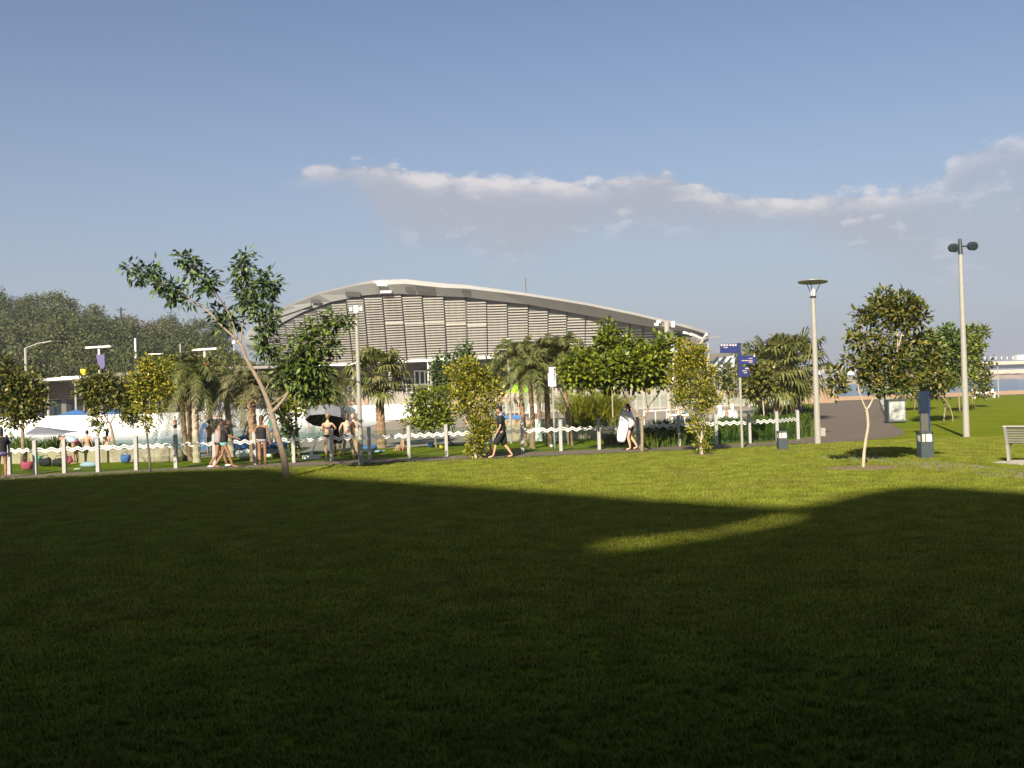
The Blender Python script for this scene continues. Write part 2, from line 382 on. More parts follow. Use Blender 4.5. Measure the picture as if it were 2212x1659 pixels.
# trodden, greyish track through the grass on the right
M['track'] = mat('track', (.15, .15, .07), .95, .25, 1.2, bump=.5, bscale=30, col2=(.25, .22, .15), detail=8)
sheet('worn_track', [G(x, y) for x, y in ((1752,983),(1850,981),(1960,990),(2070,999),(2150,1008),(2240,1018),(2330,1026),(2330,1050),(2220,1041),(2120,1030),(2010,1016),(1930,1004),(1840,996),(1760,994))], .004, 'track')
# pool surroundings
sheet('pool_paving', [G(x, y) for x, y in ((-300,1006),(0,1001),(330,993),(560,984),(700,976),(830,968.5),(960,962),(1050,957),(1150,953),(1330,946),(1460,936),(1752,925))] +
      [Vector((17, 66, 0)), Vector((24, 104, 0)), Vector((24, 140, 0)), Vector((-140, 140, 0)), Vector((-90, 41, 0))], .004, 'paving')
WB = [G(x, y) for x, y in ((-200,944),(0,937),(240,935),(346,931),(502,922.5),(631,915),(775,910.5),(885,905),(960,902))]
sheet('pool_water', [Vector((-40, 39.6, 0)), G(-10, 990), G(200, 984), G(330, 975), G(470, 969), G(620, 958), G(740, 940), G(790, 922), G(850, 909)] + [p - Vector((0, .3, 0)) for p in reversed(WB[:-2])] + [Vector((-90, 84, 0))], .016, 'pool_water')
# white pool wall
mb = MB(); WT = [p + Vector((0, 0, 1.36)) for p in WB]; off = Vector((0, .35, 0))
for a, b in zip(WB[:-1], WB[1:]):
    mb.prism([a, b, b + Vector((0, 0, 1.36)), a + Vector((0, 0, 1.36))], off)
mb.build('white_wall', 'white_wall'); o = bpy.data.objects['white_wall']; tag(o, 'long bright white rendered wall behind the wave pool', 'wall')
# low beige seat wall at the left, lawn side of the pool
def low_wall(pts, h, t, name, m, label, cat='wall'):
    mb = MB()
    for a, b in zip(pts[:-1], pts[1:]):
        mb.prism([a, b, b + Vector((0, 0, h)), a + Vector((0, 0, h))], (0, t, 0))
    o = mb.build(name, m, bevel=.02); return tag(o, label, cat)
low_wall([G(-80, 1004), G(222, 1000), G(232, 999.5)], .52, .35, 'seat_wall', 'beige', 'low beige rendered seat wall at the left edge of the pool lawn')
low_wall([G(236, 999.5), G(326, 998)], .5, .35, 'seat_wall', 'rock', 'rough brown stone length of seat wall beside the boulders')
# boulders
rk = MB().ball((0, 0, .18), (.42, .33, .30), 9, 6)
V = []
for p in rk.v:
    q = Vector(p); n = math.sin(q.x * 9 + 1) * math.cos(q.y * 11) * .05 + random.uniform(-.03, .03); V.append(tuple(q * (1 + n)))
rk.v = V
proto = None
for i, (x, y, s) in enumerate(((334,998,1.1),(345,997,.9),(354,998,1.2),(366,996,.85),(378,997,1.05),(391,994,.8))):
    if proto is None: o = proto = rk.build('boulder', 'rock')
    else: o = proto.copy(); C.objects.link(o)
    o.location = G(x, y); o.scale = (s, s, s * 1.1); o.rotation_euler.z = i * 1.3
    tag(o, ['brown boulder nearest the stone seat wall','small brown boulder, second from the seat wall','large brown boulder in the middle of the row','small brown boulder right of the large one','brown boulder left of the pale palm trunks','smallest boulder at the right end of the row'][i], 'boulder', 'boulders at the pool edge')

# ------------------------------------------------------------------ hill
def lerp(tab, x):
    if x <= tab[0][0]: return tab[0][1]
    for (a, p), (b, q) in zip(tab[:-1], tab[1:]):
        if x <= b: return p + (q - p) * (x - a) / (b - a)
    return tab[-1][1]
RIDGE = [(-400,630),(0,643),(60,639),(100,646),(160,652),(210,664),(245,676),(300,692),(345,687),(400,693),(440,694),(480,704),(505,740),(525,775),(560,815)]
YR, Y0 = 215.0, 140.0
def zr(X, Y):       # terrain height
    px = CX + X / Y * FOC
    top = A(px, lerp(RIDGE, px), YR).z - 6.5
    f = min(1, max(0, (Y - Y0) / (YR - Y0))); f = f ** .8
    return max(0, top) * f
mb = MB(); nx, ny = 60, 22; xs = [-260 + i * 5 for i in range(nx)]; ys = [136 + j * 6.2 for j in range(ny)]
for j, Y in enumerate(ys):
    for i, X in enumerate(xs): mb.v.append((X, Y, zr(X, Y) - .3 + (0 if Y < YR + 20 else -(Y - YR - 20) * .25)))
for j in range(ny - 1):
    for i in range(nx - 1): a = j * nx + i; mb.f.append((a, a + 1, a + nx + 1, a + nx))
tag(mb.build('hill', 'hill_soil', smooth=True), kind='structure')

def crown_cloud(n_sub, per, r, leaf, sub_r, m_up=.35, seed=0):
    rg = np.random.default_rng(seed); r = np.array(r)
    d = nrm(rg.normal(size=(n_sub, 3))); rad = rg.uniform(.45, 1.0, size=(n_sub, 1)) ** .5
    P = d * rad * r; P[:, 2] = np.where(P[:, 2] < -.55 * r[2], -.55 * r[2], P[:, 2])
    c = np.repeat(P, per, axis=0) + rg.normal(size=(n_sub * per, 3)) * sub_r
    dirs = nrm(rg.normal(size=c.shape) + nrm(c) * .6); nn = nrm(rg.normal(size=c.shape) + np.array([0, 0, 1.2]) + nrm(c) * .6)
    L_ = leaf * rg.uniform(.7, 1.3, size=len(c)); return leaves(c, dirs, nn, L_, L_ * .62)
HT = []
for i, (sd, m_, r_) in enumerate(((1,'leaf_hill',(3.3,3.3,2.9)),(2,'leaf_hill_b',(2.8,2.8,3.2)),(3,'leaf_hill',(3.8,3.6,2.5)),(4,'leaf_hill_b',(3.2,3.0,2.6)),(5,'leaf_hill_dry',(3.0,3.0,1.9)))):
    root = bpy.data.objects.new('hill_tree', None); C.objects.link(root)
    q = crown_cloud(30, 62, r_, .40, .50, seed=sd); q[:, :, 2] += 4.6
    quads_mesh('crown', q, m_, root)
    mb = MB(); mb.tube([(0, 0, -.8), (.1, 0, 2.2), (-.1, .1, 4.4)], [.28, .2, .12], 6)
    for k in range(5):
        a = k * 1.26 + i; mb.tube([(0, 0, 2.2 + .3 * k), (math.cos(a) * 1.3, math.sin(a) * 1.3, 4.2 + .2 * k)], [.12, .05], 5)
    mb.build('trunk', 'bark', root); HT.append(root)
kinds = ['mid green bushy tree', 'tall pale olive tree', 'broad spreading green tree', 'rounded olive green tree', 'dry brownish tree']
used = [False] * 5; cnt = 0
rr = random.Random(3)
rows = [(150, 0, 17), (163, .2, 16), (177, .4, 16), (192, .6, 15), (207, .8, 15), (217, 1, 15)]
rown = ['front', 'second', 'third', 'fourth', 'fifth', 'ridge']
htl = []
for ri, (Y, f, n) in enumerate(rows):
    for k in range(n):
        px = -40 + (555) * (k + rr.uniform(.15, .85)) / n
        X = (px - CX) / FOC * Y; Yk = Y + rr.uniform(-4, 4)
        zt = zr(X, Yk)
        kind = rr.choice([0, 1, 2, 3])
        if ri >= 4 and 235 < px < 345: kind = 4
        s = rr.uniform(.72, 1.18)
        if px > 490: s *= .7
        if px > 520: s *= .8
        htl.append((X, Yk, zt, kind, s, rr.uniform(0, 6.28), ri, px))
for h in htl:
    X, Yk, zt, kind, s, a, ri, px = h
    o = HT[kind] if not used[kind] else copy_tree(HT[kind]); used[kind] = True
    o.location = (X, Yk, zt - .2); o.scale = (s, s, s * (1.1 if ri == 5 and px < 200 else .95)); o.rotation_euler.z = a
    order = sorted([q[7] for q in htl if q[6] == ri and q[3] == kind]); pos = order.index(px)
    ordn = ['first','second','third','fourth','fifth','sixth','seventh','eighth','ninth','tenth','eleventh','twelfth'][pos]
    tag(o, f'{kinds[kind]}, {ordn} such from the left in the hill\'s {rown[ri]} row', 'tree', 'trees on the wooded hill')
for k in range(5):
    if not used[k]:
        for c in list(HT[k].children): bpy.data.objects.remove(c)
        bpy.data.objects.remove(HT[k])

# masts on the ridge
for i, (x, y0, y1) in enumerate(((206, 660, 700), (262, 664, 700))):
    b = A(x, y1, 222); t = A(x, y0, 222); r = empty('utility_pole', (b.x, b.y, b.z - 3), ['dark utility pole on the ridge beside the tall trees', 'thin dark utility pole on the ridge above the brown trees'][i], 'utility pole', 'poles on the ridge')
    part(MB().tube([(b.x, b.y, b.z - 3), (b.x, b.y, t.z)], .22, 6), 'pole', 'dark_metal', r)
    part(MB().box((b.x, b.y, t.z - .5), (2.0, .2, .25)), 'crossarm', 'dark_metal', r)

# ------------------------------------------------------------------ far shore
def fb(x0, y0, x1, y1, Y, D_, name, m, label, cat, **kw):      # a box whose front face covers the given span at depth Y
    a = A(x0, y1, Y); b = A(x1, y0, Y); mid = ((a.x + b.x) / 2, Y + D_ / 2, (a.z + b.z) / 2)
    mb = MB().box(mid, (abs(b.x - a.x), D_, abs(b.z - a.z))); return tag(mb.build(name, m, **kw), label, cat)
Ys = 800
a = A(1640, 835, Ys); b = A(2700, 802, Ys)
mb = MB()
N_ = 90
for i in range(N_):
    t0 = a.x + (b.x - a.x) * i / N_; t1 = a.x + (b.x - a.x) * (i + 1) / N_; d0 = random.uniform(0, 3)
    mb.add([(t0, Ys - 2 - d0, -2.5), (t1, Ys - 2 - d0, -2.5), (t1, Ys + 6 + d0, 2.3 + random.uniform(-.5, .6)), (t0, Ys + 6 + d0, 2.3 + random.uniform(-.5, .6))], [(0, 1, 2, 3)])
mb.add([(a.x, Ys + 4, 1.9), (b.x, Ys + 4, 1.9), (b.x, Ys + 60, 2.0), (a.x, Ys + 60, 2.0)], [(0, 1, 2, 3)])
tag(mb.build('rock_breakwater', 'stone'), 'long brown rock armour bank across the harbour water', 'breakwater')
fb(1640, 812, 1868, 824, Ys + 8, 12, 'harbour_wall', 'shore', 'pale sandy harbour wall across the water behind the left lamp', 'wall')
fb(1880, 800, 2600, 808, Ys + 8, 14, 'harbour_wall', 'shore', 'pale sandy harbour wall across the water at the far right', 'wall')
r = empty('wharf_shed', A(1810, 812, Ys + 30), 'long low pale wharf shed beyond the water left of the leaning tree', 'shed')
for x0, x1, y0, y1, m_, nm in ((1756,1850,796,806,'beige','wall'),(1751,1856,793,796.5,'white','roof')):
    p = A(x0, y1, Ys + 20); q = A(x1, y0, Ys + 20); part(MB().box(((p.x + q.x) / 2, Ys + 28, (p.z + q.z) / 2), (q.x - p.x, 14, q.z - p.z)), nm, m_, r)
for x0, x1, y0, y1 in ((1782,1793,799,806),(1800,1808,799,806),(1818,1835,800,806)):
    p = A(x0, y1, Ys + 19.8); q = A(x1, y0, Ys + 19.8); part(MB().box(((p.x + q.x) / 2, Ys + 20.9, (p.z + q.z) / 2), (q.x - p.x, .4, q.z - p.z)), 'door', 'glass_dark', r)
for i, (x0, x1, y0, y1) in enumerate(((1762,1773,800,810),(1829,1846,802,809))):
    fb(x0, y0, x1, y1, Ys + 12, 6, 'container', 'white', ['small white container on the far shore beside the lamp pole', 'white container on the far shore beside the leaning tree'][i], 'container', group='containers on the far shore') if False else tag(fb(x0, y0, x1, y1, Ys + 4, 3, 'container', 'white', 'x', 'container'), ['small white container on the far shore beside the lamp pole', 'white container on the far shore beside the leaning tree'][i], 'container', 'containers on the far shore')
r = empty('wharf', A(2180, 800, Ys + 30), 'long pale wharf deck on a concrete base at the far right across the water', 'wharf')
for x0, x1, y0, y1, m_, nm in ((2120,2600,774,782,'shore','deck_wall'),(2120,2600,782,785.5,'glass_dark','shadow_gap'),(2110,2600,785.5,801,'shore','base_wall')):
    p = A(x0, y1, Ys + 20); q = A(x1, y0, Ys + 20); part(MB().box(((p.x + q.x) / 2, Ys + 28 + (.8 if 'gap' in nm else 0), (p.z + q.z) / 2 ), (q.x - p.x, 14, q.z - p.z)), nm, m_, r)
part(MB().box((A(2205, 770, Ys + 26).x, Ys + 26, A(2205, 772, Ys + 26).z), (9, 6, 4)), 'cabin', 'white', r)
for i in range(14):
    p = A(2130 + i * 12, 773, Ys + 20); part(MB().box((p.x, Ys + 22, p.z), (.5, .5, 2.2)), 'railing_post', 'white', r)

# ------------------------------------------------------------------ convention centre
def c1(x, y): return ((850 + x / 2.212) / 1.736, (1000 + y / 2.212) / 1.736)
def c2(x, y): return ((1750 + x / 2.212) / 1.736, (1000 + y / 2.212) / 1.736)
YF = [(520,200),(560,195),(600,188),(640,181),(700,174),(800,167),(900,162.5),(1100,156.5),(1300,152),(1500,149),(1700,148)]
def yf(x): return lerp(YF, x)
S2 = [c1(290,640), c1(310,590), c1(345,548), c1(400,505), c1(480,455), c1(640,372), c1(865,292), c1(1135,238), c1(1210,232), c1(1240,230), c1(1450,226), c1(1800,246), c2(0,254), c2(250,285), c2(500,312), c2(750,358), c2(1000,405), c2(1400,478), c2(1700,528), c2(1850,556), c2(1955,590)]
E2 = [c1(152,590), c1(172,548), c1(205,512), c1(280,455), c1(370,398), c1(530,312), c1(760,222), c1(1060,150), c1(1205,122), c1(1250,118), c1(1480,110), c1(1800,146), c2(0,158), c2(250,192), c2(500,226), c2(750,266), c2(1000,308), c2(1400,390), c2(1700,462), c2(1860,502), c2(2005,545)]
OV = [2,2,2.2,2.5,2.6,2.8,3,3.2,3.4,3.4,3.4,3.4,3.4,3.4,3.6,3.8,4.2,6,7,6,4.5]
FT = [.25,.25,.2,.18,.15,.15,.15,.16,.25,.62,.60,.52,.42,.32,.26,.22,.2,.2,.2,.25,.25]
root = empty('convention_centre', (-30, 165, 0), 'large hall with sweeping curved white roof and slatted grey brown facade', 'building')
E = [A(x, y, yf(x) - o) for (x, y), o in zip(E2, OV)]; S = [A(x, y, yf(x) - 1.5) for x, y in S2]
El = [p - Vector((0, -.15, t)) for p, t in zip(E, FT)]
mb = MB(); back = [Vector((p.x * .98 - 2, p.y + 60, p.z * .93)) for p in E]
mb.strip(E, back); rf = part(mb, 'roof', 'roof', root, smooth=False)
mb = MB(); mb.strip([e + Vector((0, -.05, .12)) for e in E], El); mb.strip([e + Vector((0, -.05, .12)) for e in E], [e + Vector((0, .8, .14)) for e in E]); sub(mb, 'fascia', 'roof_edge', rf, root)
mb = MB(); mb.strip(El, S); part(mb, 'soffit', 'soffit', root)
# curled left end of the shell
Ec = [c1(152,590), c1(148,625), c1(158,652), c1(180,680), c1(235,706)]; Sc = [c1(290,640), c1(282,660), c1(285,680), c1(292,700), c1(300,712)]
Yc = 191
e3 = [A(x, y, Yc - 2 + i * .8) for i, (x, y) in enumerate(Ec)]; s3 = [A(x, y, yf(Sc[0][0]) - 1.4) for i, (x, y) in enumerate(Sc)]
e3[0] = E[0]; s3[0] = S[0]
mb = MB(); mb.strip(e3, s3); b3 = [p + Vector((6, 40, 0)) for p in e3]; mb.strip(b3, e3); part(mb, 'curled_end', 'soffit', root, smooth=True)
# recessed dark panels set in the soffit
def on_soffit(x0, y0, x1, y1):
    def hit(x, y):
        px, py = c1(x, y); best = None
        for i in range(len(S2) - 1):
            a, b = S2[i], S2[i + 1]
            if a[0] <= px <= b[0]:
                t = (px - a[0]) / (b[0] - a[0]); ys_ = a[1] + (b[1] - a[1]) * t
                ee = [q for q in zip(E2[:-1], E2[1:]) if q[0][0] <= px <= q[1][0]][0]; te = (px - ee[0][0]) / (ee[1][0] - ee[0][0]); ye = ee[0][1] + (ee[1][1] - ee[0][1]) * te
                s = (ys_ - py) / (ys_ - ye); Ys_ = yf(px) - 1.5; Ye = yf(px) - OV[i]
                return A(px, py, Ys_ + (Ye - Ys_) * s - .35)
    return [hit(x0, y0), hit(x1, y0 + 6), hit(x1, y1 + 6), hit(x0, y1)]
for q in ((1480,166,1550,196),(1565,168,1725,206),(1950,192,2022,218),(985,205,1110,245),(700,268,780,300)):
    P = on_soffit(*q)
    if all(p is not None for p in P): part(MB().prism(P, (0, .06, 0)), 'soffit_vent', 'soffit_panel', root)
# long beam ribs under the left slope
p0 = [A(*c1(x, y), yf(c1(x, y)[0]) - 2.6) for x, y in ((400,395),(690,305),(700,325),(420,420))]
part(MB().prism(p0, (0, .5, .2)), 'soffit_beam', 'soffit', root)
p0 = [A(*c1(x, y), yf(c1(x, y)[0]) - 3) for x, y in ((1275,200),(1365,198),(1365,216),(1275,218))]
part(MB().prism(p0, (0, 1.0, 0)), 'sign_box', 'white', root)
p0 = [A(*c1(x, y), yf(c1(x, y)[0]) - 3.9) for x, y in ((1247,122),(1290,122),(1335,160),(1247,158))]
part(MB().prism(p0, (0, 1.5, 0)), 'ridge_cap', 'white', root)
# bottom line of the slatted screen
BL = [c1(330,832), c1(400,828), c1(700,814), c1(1060,799), c1(1440,776), c1(2212,741), c2(235,742), c2(1000,715), c2(1700,690), c2(1800,686)]
BLt = sorted(BL)
def by(x): return lerp(BLt, x)
div = [c1(320,0)[0], c1(362,0)[0], c1(415,0)[0], c1(480,0)[0], c1(555,0)[0], c1(640,0)[0], c1(745,0)[0], c1(865,0)[0], c1(990,0)[0], c1(1135,0)[0], c1(1290,0)[0], c1(1450,0)[0], c1(1620,0)[0], c1(1800,0)[0], c1(1980,0)[0],
       c2(-3,0)[0], c2(165,0)[0], c2(337,0)[0], c2(510,0)[0], c2(675,0)[0], c2(830,0)[0], c2(985,0)[0], c2(1115,0)[0], c2(1235,0)[0], c2(1350,0)[0], c2(1460,0)[0], c2(1560,0)[0], c2(1650,0)[0]]
bot = [c1(392,0)[0], c1(436,0)[0], c1(492,0)[0], c1(550,0)[0], c1(622,0)[0], c1(702,0)[0], c1(802,0)[0], c1(918,0)[0], c1(1048,0)[0], c1(1184,0)[0], c1(1334,0)[0], c1(1496,0)[0], c1(1657,0)[0], c1(1828,0)[0], c1(2000,0)[0],
       c2(8,0)[0], c2(173,0)[0], c2(343,0)[0], c2(512,0)[0], c2(675,0)[0], c2(830,0)[0], c2(982,0)[0], c2(1112,0)[0], c2(1232,0)[0], c2(1345,0)[0], c2(1455,0)[0], c2(1552,0)[0], c2(1640,0)[0]]
tops = [c1(0,572)[1], c1(0,540)[1], c1(0,503)[1], c1(0,468)[1], c1(0,425)[1], c1(0,385)[1], c1(0,350)[1], c1(0,305)[1], c1(0,270)[1], c1(0,253)[1], c1(0,238)[1], c1(0,245)[1], c1(0,252)[1], c1(0,276)[1], c1(0,285)[1],
        c2(0,287)[1], c2(0,308)[1], c2(0,335)[1], c2(0,365)[1], c2(0,394)[1], c2(0,420)[1], c2(0,440)[1], c2(0,466)[1], c2(0,492)[1], c2(0,516)[1], c2(0,538)[1], c2(0,560)[1]]
wallb = []; wallt = []
for i in range(len(div) - 1):
    g = .065 * (div[i + 1] - div[i])
    if i > 14: g *= .8
    yb0, yb1 = by(bot[i]), by(bot[i + 1]); Yb0, Yb1 = yf(bot[i]), yf(bot[i + 1])
    B0 = A(bot[i] + g * .5, yb0, Yb0); B1 = A(bot[i + 1] - g * .5, yb1, Yb1)
    h = A(div[i], tops[i], Yb0).z - B0.z; tl = .09 * h
    T0 = A(div[i] + g * .5, tops[i] + .6, Yb0 - tl); T1 = A(div[i + 1] - g * .5, tops[i] - .6, Yb1 - tl)
    n = max(3, int(round(h / .41))); mb = MB()
    for k in range(n):
        t = (k + .25) / n; t2 = (k + .70) / n
        a0, a1 = B0.lerp(T0, t), B1.lerp(T1, t); b0, b1 = B0.lerp(T0, t2), B1.lerp(T1, t2)
        mb.prism([a0, a1, b1, b0], (0, .06, .0))
    lv = part(mb, 'louvre_panel', 'slat', root)
    mb = MB()
    for t in (.15, .5, .85):
        mb.tube([B0.lerp(B1, t) + Vector((0, .16, 0)), T0.lerp(T1, t) + Vector((0, .16, 0))], .05, 4)
    sub(mb, 'frame', 'soffit_panel', lv, root)
    if i in (10, 11, 12, 13, 15): 
        a0, a1 = B0.lerp(T0, .56 + .02 * (i == 12)), B1.lerp(T1, .56 + .02 * (i == 12)); part(MB().prism([a0, a1, a1 + Vector((0, 0, .32)), a0 + Vector((0, 0, .32))], (0, .05, 0)), 'translucent_strip', 'slat', root).location += Vector((0, -.08, 0))
for i in range(len(bot)):
    wallb.append(A(bot[i], by(bot[i]), yf(bot[i]) + .9))
for i in range(len(div)):
    x = div[i]; s = [q for q in zip(S2[:-1], S2[1:]) if q[0][0] <= x <= q[1][0]]
    ys_ = s[0][0][1] + (s[0][1][1] - s[0][0][1]) * (x - s[0][0][0]) / (s[0][1][0] - s[0][0][0]) if s else c1(0,640)[1]
    wallt.append(A(x, ys_ - 3, yf(x) - .55))
part(MB().strip(wallb, wallt), 'glazed_wall', 'facade_dark', root)
mb = MB()
for i in range(len(div)):
    mb.tube([wallb[i] + Vector((0, -.25, 0)), wallt[i] + Vector((0, -.25, 0))], .10, 4)
part(mb, 'mullion', 'dark_metal', root)
# white slab edge, undercroft ceiling, back wall, columns
b2 = [A(x, by(x), yf(x) - .9) for x in (600,640,700,760,820,880,940,1000,1060,1120,1200,1300,1400,1500)]
mb = MB(); mb.strip(b2, [p - Vector((0, 0, .38)) for p in b2]); mb.strip([p + Vector((0, 9, -.0)) for p in b2], b2); part(mb, 'slab_edge', 'white', root)
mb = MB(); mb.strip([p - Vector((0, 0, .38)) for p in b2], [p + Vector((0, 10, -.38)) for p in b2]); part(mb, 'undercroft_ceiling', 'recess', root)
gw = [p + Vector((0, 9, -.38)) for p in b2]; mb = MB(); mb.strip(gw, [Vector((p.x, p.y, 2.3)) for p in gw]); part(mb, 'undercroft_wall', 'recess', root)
for k, x in enumerate((690, 762, 842, 930, 1010, 1100, 1190, 1290, 1400)):
    p = A(x, by(x), yf(x) + .6); part(MB().tube([(p.x, p.y, 2.3), (p.x, p.y, p.z - .3)], .28, 10), 'column', 'pale_metal', root)
def bayglass(x0, y0, x1, y1, Y):
    p = A(x0, y1, Y); q = A(x1, y0, Y); return ((p.x + q.x) / 2, Y, (p.z + q.z) / 2), (q.x - p.x, .1, q.z - p.z)
for x0, y0, x1, y1 in ((898,803,907,832),(909,803,918,832),(920,803,928,832),(838,823,868,846),(872,820,878,846),(880,820,888,846),(790,824,812,846),(700,822,740,850),(1010,815,1050,845),(1070,812,1110,842)):
    c, d = bayglass(x0, y0, x1, y1, yf((x0 + x1) / 2) + 7.6)
    wn = part(MB().box(c, (d[0] + .5, .12, d[2] + .5)), 'window', 'white' if x1 - x0 < 12 else 'pale_metal', root); sub(MB().box((c[0], c[1] - .08, c[2]), d), 'pane', 'glass_dark', wn, root)
# podium
pf = [Vector((A(x, 850, Y).x, Y, 0)) for x, Y in ((560,112),(660,118),(795,122),(1000,124),(1330,124),(1500,126))]
mb = MB()
for a, b in zip(pf[:-1], pf[1:]): mb.prism([a, b, b + Vector((0, 0, 2.25)), a + Vector((0, 0, 2.25))], (0, 3, 0))
mb.add([p + Vector((0, 2, 2.24)) for p in pf] + [Vector((pf[-1].x + 14, 175, 2.24)), Vector((pf[0].x - 20, 190, 2.24))], [tuple(range(8))])
pod = part(mb, 'podium', 'podium', root)
for x0, x1, Y in ((707, 796, 119), (1010, 1110, 123.4)):
    a = A(x0, 868, Y); b = A(x1, 868, Y); sub(MB().box(((a.x + b.x) / 2, Y - .4, .9), (b.x - a.x, .6, 1.7)), 'planter_front', 'tan_band', pod, root)
mb = MB(); 
for a, b in zip(pf[:-1], pf[1:]):
    n = int((b - a).length / 2.4)
    for k in range(n): p = a.lerp(b, k / n); mb.box((p.x, p.y + .3, 2.75), (.08, .08, 1.0))
    mb.tube([a + Vector((0, .3, 3.25)), b + Vector((0, .3, 3.25))], .05, 5); mb.tube([a + Vector((0, .3, 2.8)), b + Vector((0, .3, 2.8))], .03, 5)
sub(mb, 'railing', 'pale_metal', pod, root)
# right end: set-back glass wall, columns, tie beams
ew = [A(*c2(x, y), 157) for x, y in ((1640,520),(1960,580),(1960,700),(1640,720))]
part(MB().prism(ew, (0, .4, 0)), 'end_wall', 'recess', root)
ew = [A(*c2(x, y), 155.5) for x, y in ((1712,560),(1800,575),(1800,690),(1712,690))]
part(MB().prism(ew, (0, .3, 0)), 'end_panel', 'soffit', root)
for x, y0, y1 in ((1700,520,700),(1828,582,650),(1905,645,720),(1975,640,740)):
    p = A(*c2(x, y0), 148); q = A(*c2(x, y1), 148); part(MB().tube([(p.x, 148, p.z), (p.x, 148, 2.2)], .35, 8), 'column', 'white', root)
for pts in (((1800,545),(1900,565),(1950,592)),((1860,560),(1930,590),(1980,600)),((1990,560),(1965,600),(1935,640))):
    part(MB().tube([A(*c2(x, y), 144 + i) for i, (x, y) in enumerate(pts)], .22, 6), 'tie_beam', 'white', root)
fin = [A(*c2(x, y), 146 + (2 if i > 2 else 0)) for i, (x, y) in enumerate(((1990,532),(2016,556),(2000,612),(1935,662),(1955,620)))]
part(MB().prism(fin, (0, .6, 0)), 'end_fin', 'soffit', root)
p = A(*c2(487, 92), 190); q = A(*c2(495, 215), 190)
r = empty('antenna', (q.x, 190, 16), 'thin dark antenna standing up behind the hall roof', 'antenna'); part(MB().tube([(q.x, 190, q.z - 3), (p.x, 190, p.z)], .09, 5), 'mast', 'bark_dark', r)

# low dark-roofed pavilion right of the hall and its glass canopy
p = A(1500, 800, 142); r = empty('low_pavilion', (p.x, 142, 0), 'low brown roofed pavilion just right of the hall end', 'building')
a = A(1490, 782, 142); b = A(1668, 759, 142); part(MB().box(((a.x + b.x) / 2, 147, (a.z + b.z) / 2), (b.x - a.x, 10, b.z - a.z)), 'roof', 'recess', r)
a = A(1500, 850, 143); b = A(1660, 780, 143); part(MB().box(((a.x + b.x) / 2, 148, (0 + b.z) / 2), (b.x - a.x - .4, 8, b.z)), 'wall', 'podium', r)
for x in (1512, 1530, 1600, 1650): p = A(x, 800, 141.5); part(MB().box((p.x, 141.6, 3), (.4, .4, 6)), 'column', 'pale_metal', r)
r = empty('glass_canopy', (A(1560, 800, 128).x, 128, 0), 'slanting glass canopy with dark steel frame left of the blue sign', 'canopy')
M['canopy_glass'] = mat('canopy_glass', (.55, .60, .60), .3, .05, .6)
gp = [A(1530, 796, 126), A(1550, 775, 134), A(1588, 768, 134), A(1586, 800, 126), A(1560, 812, 124)]
part(MB().prism(gp, (0, .1, .05)), 'glass_roof', 'canopy_glass', r)
for (x0, y0, Y0_), (x1, y1, Y1_) in (((1530,796,125.7),(1550,774,133.7)),((1541,802,125),(1566,772,133.7)),((1552,808,124.5),(1580,775,133)),((1562,812,123.6),(1572,790,128)),((1530,796,125.7),(1562,813,123.7))):
    part(MB().tube([A(x0, y0, Y0_), A(x1, y1, Y1_)], .2, 6), 'steel_beam', 'dark_metal', r)
for x in (1532, 1549, 1563):
    p = A(x, 800, 125.5); part(MB().tube([(p.x, 125.5, 0), (p.x, 125.5, p.z)], .22, 6), 'column', 'dark_metal', r)

# ------------------------------------------------------------------ pavilion strip on the left with thin white roof
r = empty('shop_pavilion', (-40, 104, 0), 'long low shop pavilion with a thin flat white roof under the wooded hill', 'building')
rl = [(-60,829,100),(0,826,100),(60,823.5,101),(102,823,100),(193,817,101),(260,811,103),(291,809.5,104),(375,804,106),(470,799,109),(600,795,112)]
P = [A(*q) for q in rl]
for i in range(len(P) - 1):
    a, b = P[i], P[i + 1]
    part(MB().prism([a, b, b + Vector((0, 0, .28)), a + Vector((0, 0, .28))], (0, 11, 0)), 'roof_slab', 'pale_metal' if i % 3 else 'white', r)
mb = MB(); mb.strip([Vector((p.x, p.y + 4, 0)) for p in P], [Vector((p.x, p.y + 4, p.z)) for p in P]); part(mb, 'wall', 'recess', r)
for i in range(26):
    t = i / 25 * (len(P) - 1.001); k = int(t); p = P[k].lerp(P[k + 1], t - k)
    if i % 2: wn = part(MB().box((p.x, p.y + 3.9, 1.6), (1.9, .12, 2.4)), 'window', 'pale_metal', r); sub(MB().box((p.x, p.y + 3.8, 1.6), (1.7, .1, 2.2)), 'pane', 'glass_dark', wn, r)
    else: part(MB().tube([(p.x, p.y + .6, 0), (p.x, p.y + .6, p.z)], .1, 6), 'column', 'pale_metal', r)
p = A(162, 816.5, 103); q = A(162, 812, 103)
part(MB().box((p.x, 107, p.z + .1), (4.2, 5, .25)), 'upper_roof', 'white', r)
c = A(168, 814, 104.5); t = A(168, 796.5, 104.5)
tag(MB().tube([(c.x, 106, c.z - .1), (c.x, 106, t.z)], .34, 14).build('roof_vent', 'yellow_cloth'), 'bright yellow drum standing on the flat white roof', 'drum')
c1_ = A(128, 818, 104); part(MB().box((A(160, 0, 104).x, 108, A(160, 819, 104).z + .25), (3.8, 4, .3)), 'roof_box', 'metal', r)

